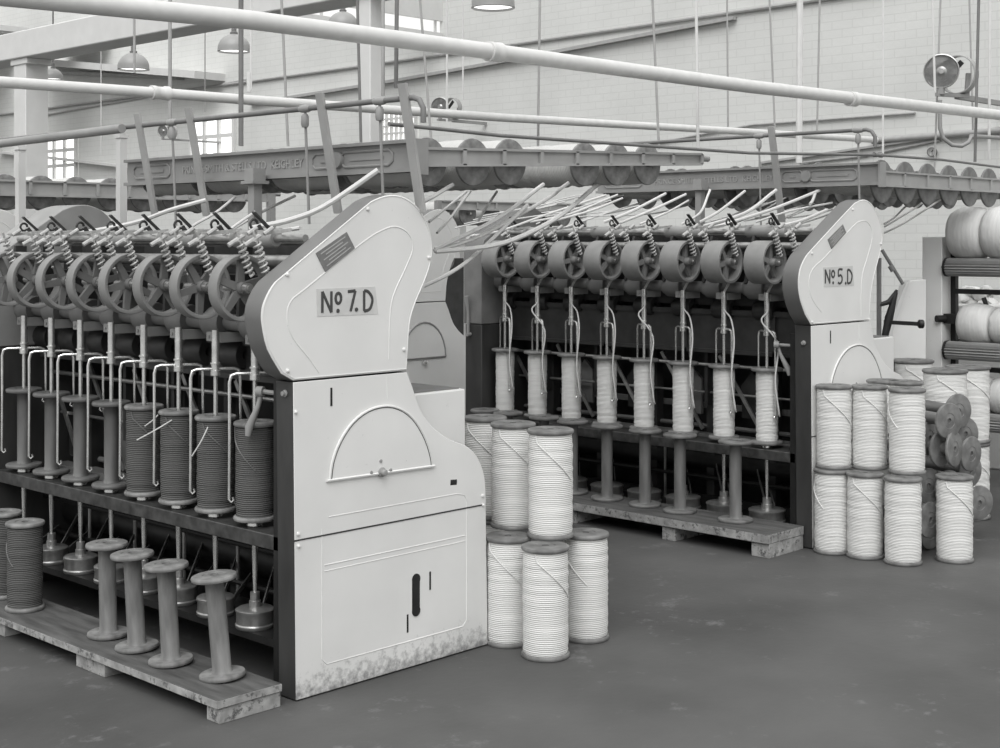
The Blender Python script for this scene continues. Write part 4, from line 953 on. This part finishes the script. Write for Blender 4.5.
# loose yarn ends on the dark bobbins of No. 7
for (x0, y0, x1, y1, t, i) in ((158, 415, 145, 426, 5.27, 3), (172, 420, 137, 440, 5.12, 2), (208, 427, 192, 456, 4.92, 1)):
    strand([D(x0, y0, t - .0), D((x0 + x1) / 2 + 1, (y0 + y1) / 2, t - .01), D(x1, y1, t)], .0024, 'loose roving end at the top of the %s bobbin from the No. 7 head' % ORD[i], 'loose ends on the No. 7 bobbins', 0)

# ------------------------------------------------------------------ right side: guards and roll stand
root = thing('roll_stand', 'white roll stand with fluted rollers at the right edge', 'machine', D(945, 500, 8.6))
XR = 8.10
def ry(px, x): return P(px, 250, 0, x).y
yl = ry(948, XR)
MB().box(XR - .02, XR + .1, yl + .03, yl + .16, 0, 1.52).build('stand_column', M['white'], root, bevel=.005)
MB().box(XR + .1, XR + .14, yl - .0, yl + .05, .1, 1.48).box(XR + .1, XR + .14, yl - 1.1, yl, 1.17, 1.2).box(XR + .1, XR + .13, yl - 1.1, yl, .70, .73).build('inner_frame', M['iron'], root)
for z in (1.335, .83, .41):
    for xo in (0, .16):
        b = MB(); prof = []
        n = 40; L = 1.15; vs = []
        for yy in (yl, yl - L):
            for k in range(n):
                a = 2 * PI * k / n; r = .056 if k % 2 else .043
                vs.append((XR + xo + r * math.cos(a), yy, z + r * math.sin(a)))
        fs = [(k, (k + 1) % n, n + (k + 1) % n, n + k) for k in range(n)] + [tuple(range(n)), tuple(range(2 * n - 1, n - 1, -1))]
        fl = b.add(vs, fs).build('fluted_roller', M['grey'], root, smooth=10)
        MB().lathe([(.045, 0), (.058, 0), (.058, .012), (.02, .02), (.02, .04)], 20, axis_mat((XR + xo, yl, z), (0, 1, 0))).build('roller_end', M['iron'], fl)
MB().tube([(XR, yl + .02, 1.02), (XR - .05, yl + .05, 1.02)], .022, 12).box(XR, XR + .05, yl - .02, yl + .04, .99, 1.05).build('bearing', M['iron'], root)
MB().tube([(XR + .1, yl - .18, 1.15), (XR + .1, yl - .2, 1.1), (XR + .1, yl - .17, 1.05), (XR + .1, yl - .08, 1.02)], .015, 8).build('curved_bracket', M['iron'], root)
wr = []
for j, (yy, z, r, L, ph) in enumerate(((yl - .01, 1.335, .165, .205, 'top shelf, left'), (yl - .225, 1.335, .165, .205, 'top shelf, second from left'), (yl - .44, 1.335, .165, .205, 'top shelf, cut by the right edge'), (yl - .06, .83, .125, .19, 'middle shelf, left'), (yl - .265, .83, .12, .19, 'middle shelf, second'), (yl - .05, .41, .12, .2, 'lower shelf, left'), (yl - .26, .41, .12, .2, 'lower shelf, second'))):
    c = Vector((XR + .08, yy, z + math.sqrt((r + .054) ** 2 - .08 ** 2)))
    root = thing('wool_roll', 'fat roll of white wool on the fluted rollers, ' + ph, 'wool roll', c, 'rolls of wool on the roll stand')
    rr = random.Random(j); nseg = 40; prof = [(.03, .004)] + [(r * (1 - .16 * abs(k / 8 - .5) ** 3 * 8), L * k / 8) for k in range(9)] + [(.03, L - .004), (.03, L * .5), (.03, .004)]
    b = MB(); m = axis_mat(c, (0, -1, 0)); b.lathe(prof[:-1], nseg, m, closed=True)
    for k, v in enumerate(b.v):
        d = v - c; d.y = 0
        if d.length > .05: b.v[k] = v + d.normalized() * rr.uniform(-.0025, .0005)
    b.build('wool', M['wool'], root, smooth=70)
    MB().lathe([(.018, -.002), (.029, -.002), (.029, L + .002), (.018, L + .002)], 16, m, closed=True).build('core', M['woodd'], root)
# slanted white guard between No. 5 head and roll stand
root = thing('sheet_guard', 'tall slanted white sheet metal guard between the No. 5 head and the roll stand', 'guard', D(905, 520, 8.4))
t = 8.4
o1 = [(889, 330), (890, 322), (906, 284), (912, 280.5), (926, 279.5), (926, 380), (893, 380)]
b = MB(); n = len(o1); th = FW * .12
vs = [D(x, y, t) for x, y in o1] + [D(x, y, t) + th for x, y in o1]
b.add(vs, [tuple(range(n)), tuple(range(2 * n - 1, n - 1, -1))] + [(k, (k + 1) % n, n + (k + 1) % n, n + k) for k in range(n)])
b.build('guard_sheet', M['white'], root, bevel=.004)
o2 = [(886, 333), (906, 283.5), (910, 281), (893, 331), (893, 390), (889, 390)]
n = len(o2); vs = [D(x, y, t - .03) for x, y in o2] + [D(x, y, t - .005) for x, y in o2]
MB().add(vs, [tuple(range(n)), tuple(range(2 * n - 1, n - 1, -1))] + [(k, (k + 1) % n, n + (k + 1) % n, n + k) for k in range(n)]).build('guard_edge', M['plaster'], root)
gz = D(900, 380, t).z
MB().box(D(905, 0, t).x, D(905, 0, t).x + .1, D(905, 0, t).y, D(905, 0, t).y + .1, 0, gz + .05).build('guard_foot', M['greyd'], root)
root = thing('shifter_frame', 'dark iron bars and curved arm just right of the No. 5 cover', 'machine frame', D(885, 400, 8.0))
t = 8.0
MB().tube([D(882, 250, t), D(903, 284, t)], .010, 8).tube([D(890, 266, t - .01), D(893, 271, t - .01)], .014, 8).build('diagonal_bar', M['greyd'], root)
MB().bar(D(879, 258, t), D(879, 380, t), .02, .02).build('upright_bar', M['greyd'], root)
MB().tube([D(879, 305, t), D(889, 302, t), (D(897, 290, t))], [.012, .016, .008], 8).build('curved_arm', M['iron'], root)
n2 = [(884, 335), (888, 318), (898, 288), (894, 302), (887, 335)]
MB().tube([D(885, 336, t), D(889, 318, t), D(896, 292, t)], [.02, .025, .012], 8).build('strap', M['iron'], root)
MB().bar(D(884, 322, t), D(920, 324, t - .1), .016, .022).lathe([(.02, -.015), (.025, -.01), (.025, .01), (.02, .015)], 12, axis_mat(D(921, 324, t - .1), RT)).build('handle_rod', M['iron'], root)
MB().box(D(881, 0, t).x - .02, D(881, 0, t).x + .1, D(881, 0, t).y - .04, D(881, 0, t).y + .04, 0, .8).build('foot', M['greyd'], root)
o = MB()
wpile = D(975, 296, 9.6)
for k in range(26):
    q = wpile + RT * random.uniform(-.16, .16) + FW * random.uniform(-.05, .05) + Vector((0, 0, random.uniform(-.04, .05)))
    r = random.uniform(.03, .05); o.lathe([(.001, -r * .5), (r * .8, -r * .35), (r, 0), (r * .7, r * .35), (.001, r * .5)], 9, axis_mat(q, (random.uniform(-1, 1), random.uniform(-1, 1), 1)))
o = tag(o.build('wool_waste', M['wool']), 'loose heap of white wool waste on a shelf behind the roll stand', 'wool waste'); o['kind'] = 'stuff'
p = wpile
tag(MB().box(p.x - .25, p.x + .25, p.y - .35, p.y + .35, 0, p.z - .05).build('waste_cabinet', M['whiteold'], bevel=.01), 'pale bin behind the roll stand carrying wool waste', 'bin')

# ------------------------------------------------------------------ light
w = bpy.data.worlds.new('world'); SC.world = w; w.use_nodes = True
nt = w.node_tree; bg = nt.nodes['Background']
tcw = nt.nodes.new('ShaderNodeTexCoord'); sxw = nt.nodes.new('ShaderNodeSeparateXYZ'); rpw = nt.nodes.new('ShaderNodeValToRGB')
nt.links.new(tcw.outputs['Generated'], sxw.inputs[0]); nt.links.new(sxw.outputs['Z'], rpw.inputs[0]); nt.links.new(rpw.outputs[0], bg.inputs[0])
rpw.color_ramp.elements[0].position = .0; rpw.color_ramp.elements[0].color = (.55, .55, .545, 1)
rpw.color_ramp.elements[1].position = .75; rpw.color_ramp.elements[1].color = (1, 1, .99, 1)
bg.inputs[1].default_value = 1.12
sd = bpy.data.lights.new('skylight', 'SUN'); sd.energy = 2.2; sd.angle = math.radians(50); s = bpy.data.objects.new('skylight', sd); COL.objects.link(s)
dirv = (FW * .75 + RT * .15 + Vector((0, 0, -.95))).normalized()
s.rotation_euler = Vector((0, 0, -1)).rotation_difference(dirv).to_euler(); s.location = (0, 0, 6)
SC.view_settings.view_transform = 'Standard'; SC.view_settings.look = 'None'; SC.view_settings.gamma = 1; SC.view_settings.exposure = .16
SC.view_settings.use_curve_mapping = False

for _o in bpy.data.objects:
    if 'label' in _o: _o['label'] = _o['label'].replace('No. 7.D', 'NO7D').replace('No. 5.D', 'NO5D').replace('No. 7', 'near No. 7').replace('No. 5', 'far No. 5').replace('NO7D', 'No. 7.D').replace('NO5D', 'No. 5.D')
    if 'label' in _o and len(_o['label'].split()) > 16: print('LONG', len(_o['label'].split()), _o['label'])
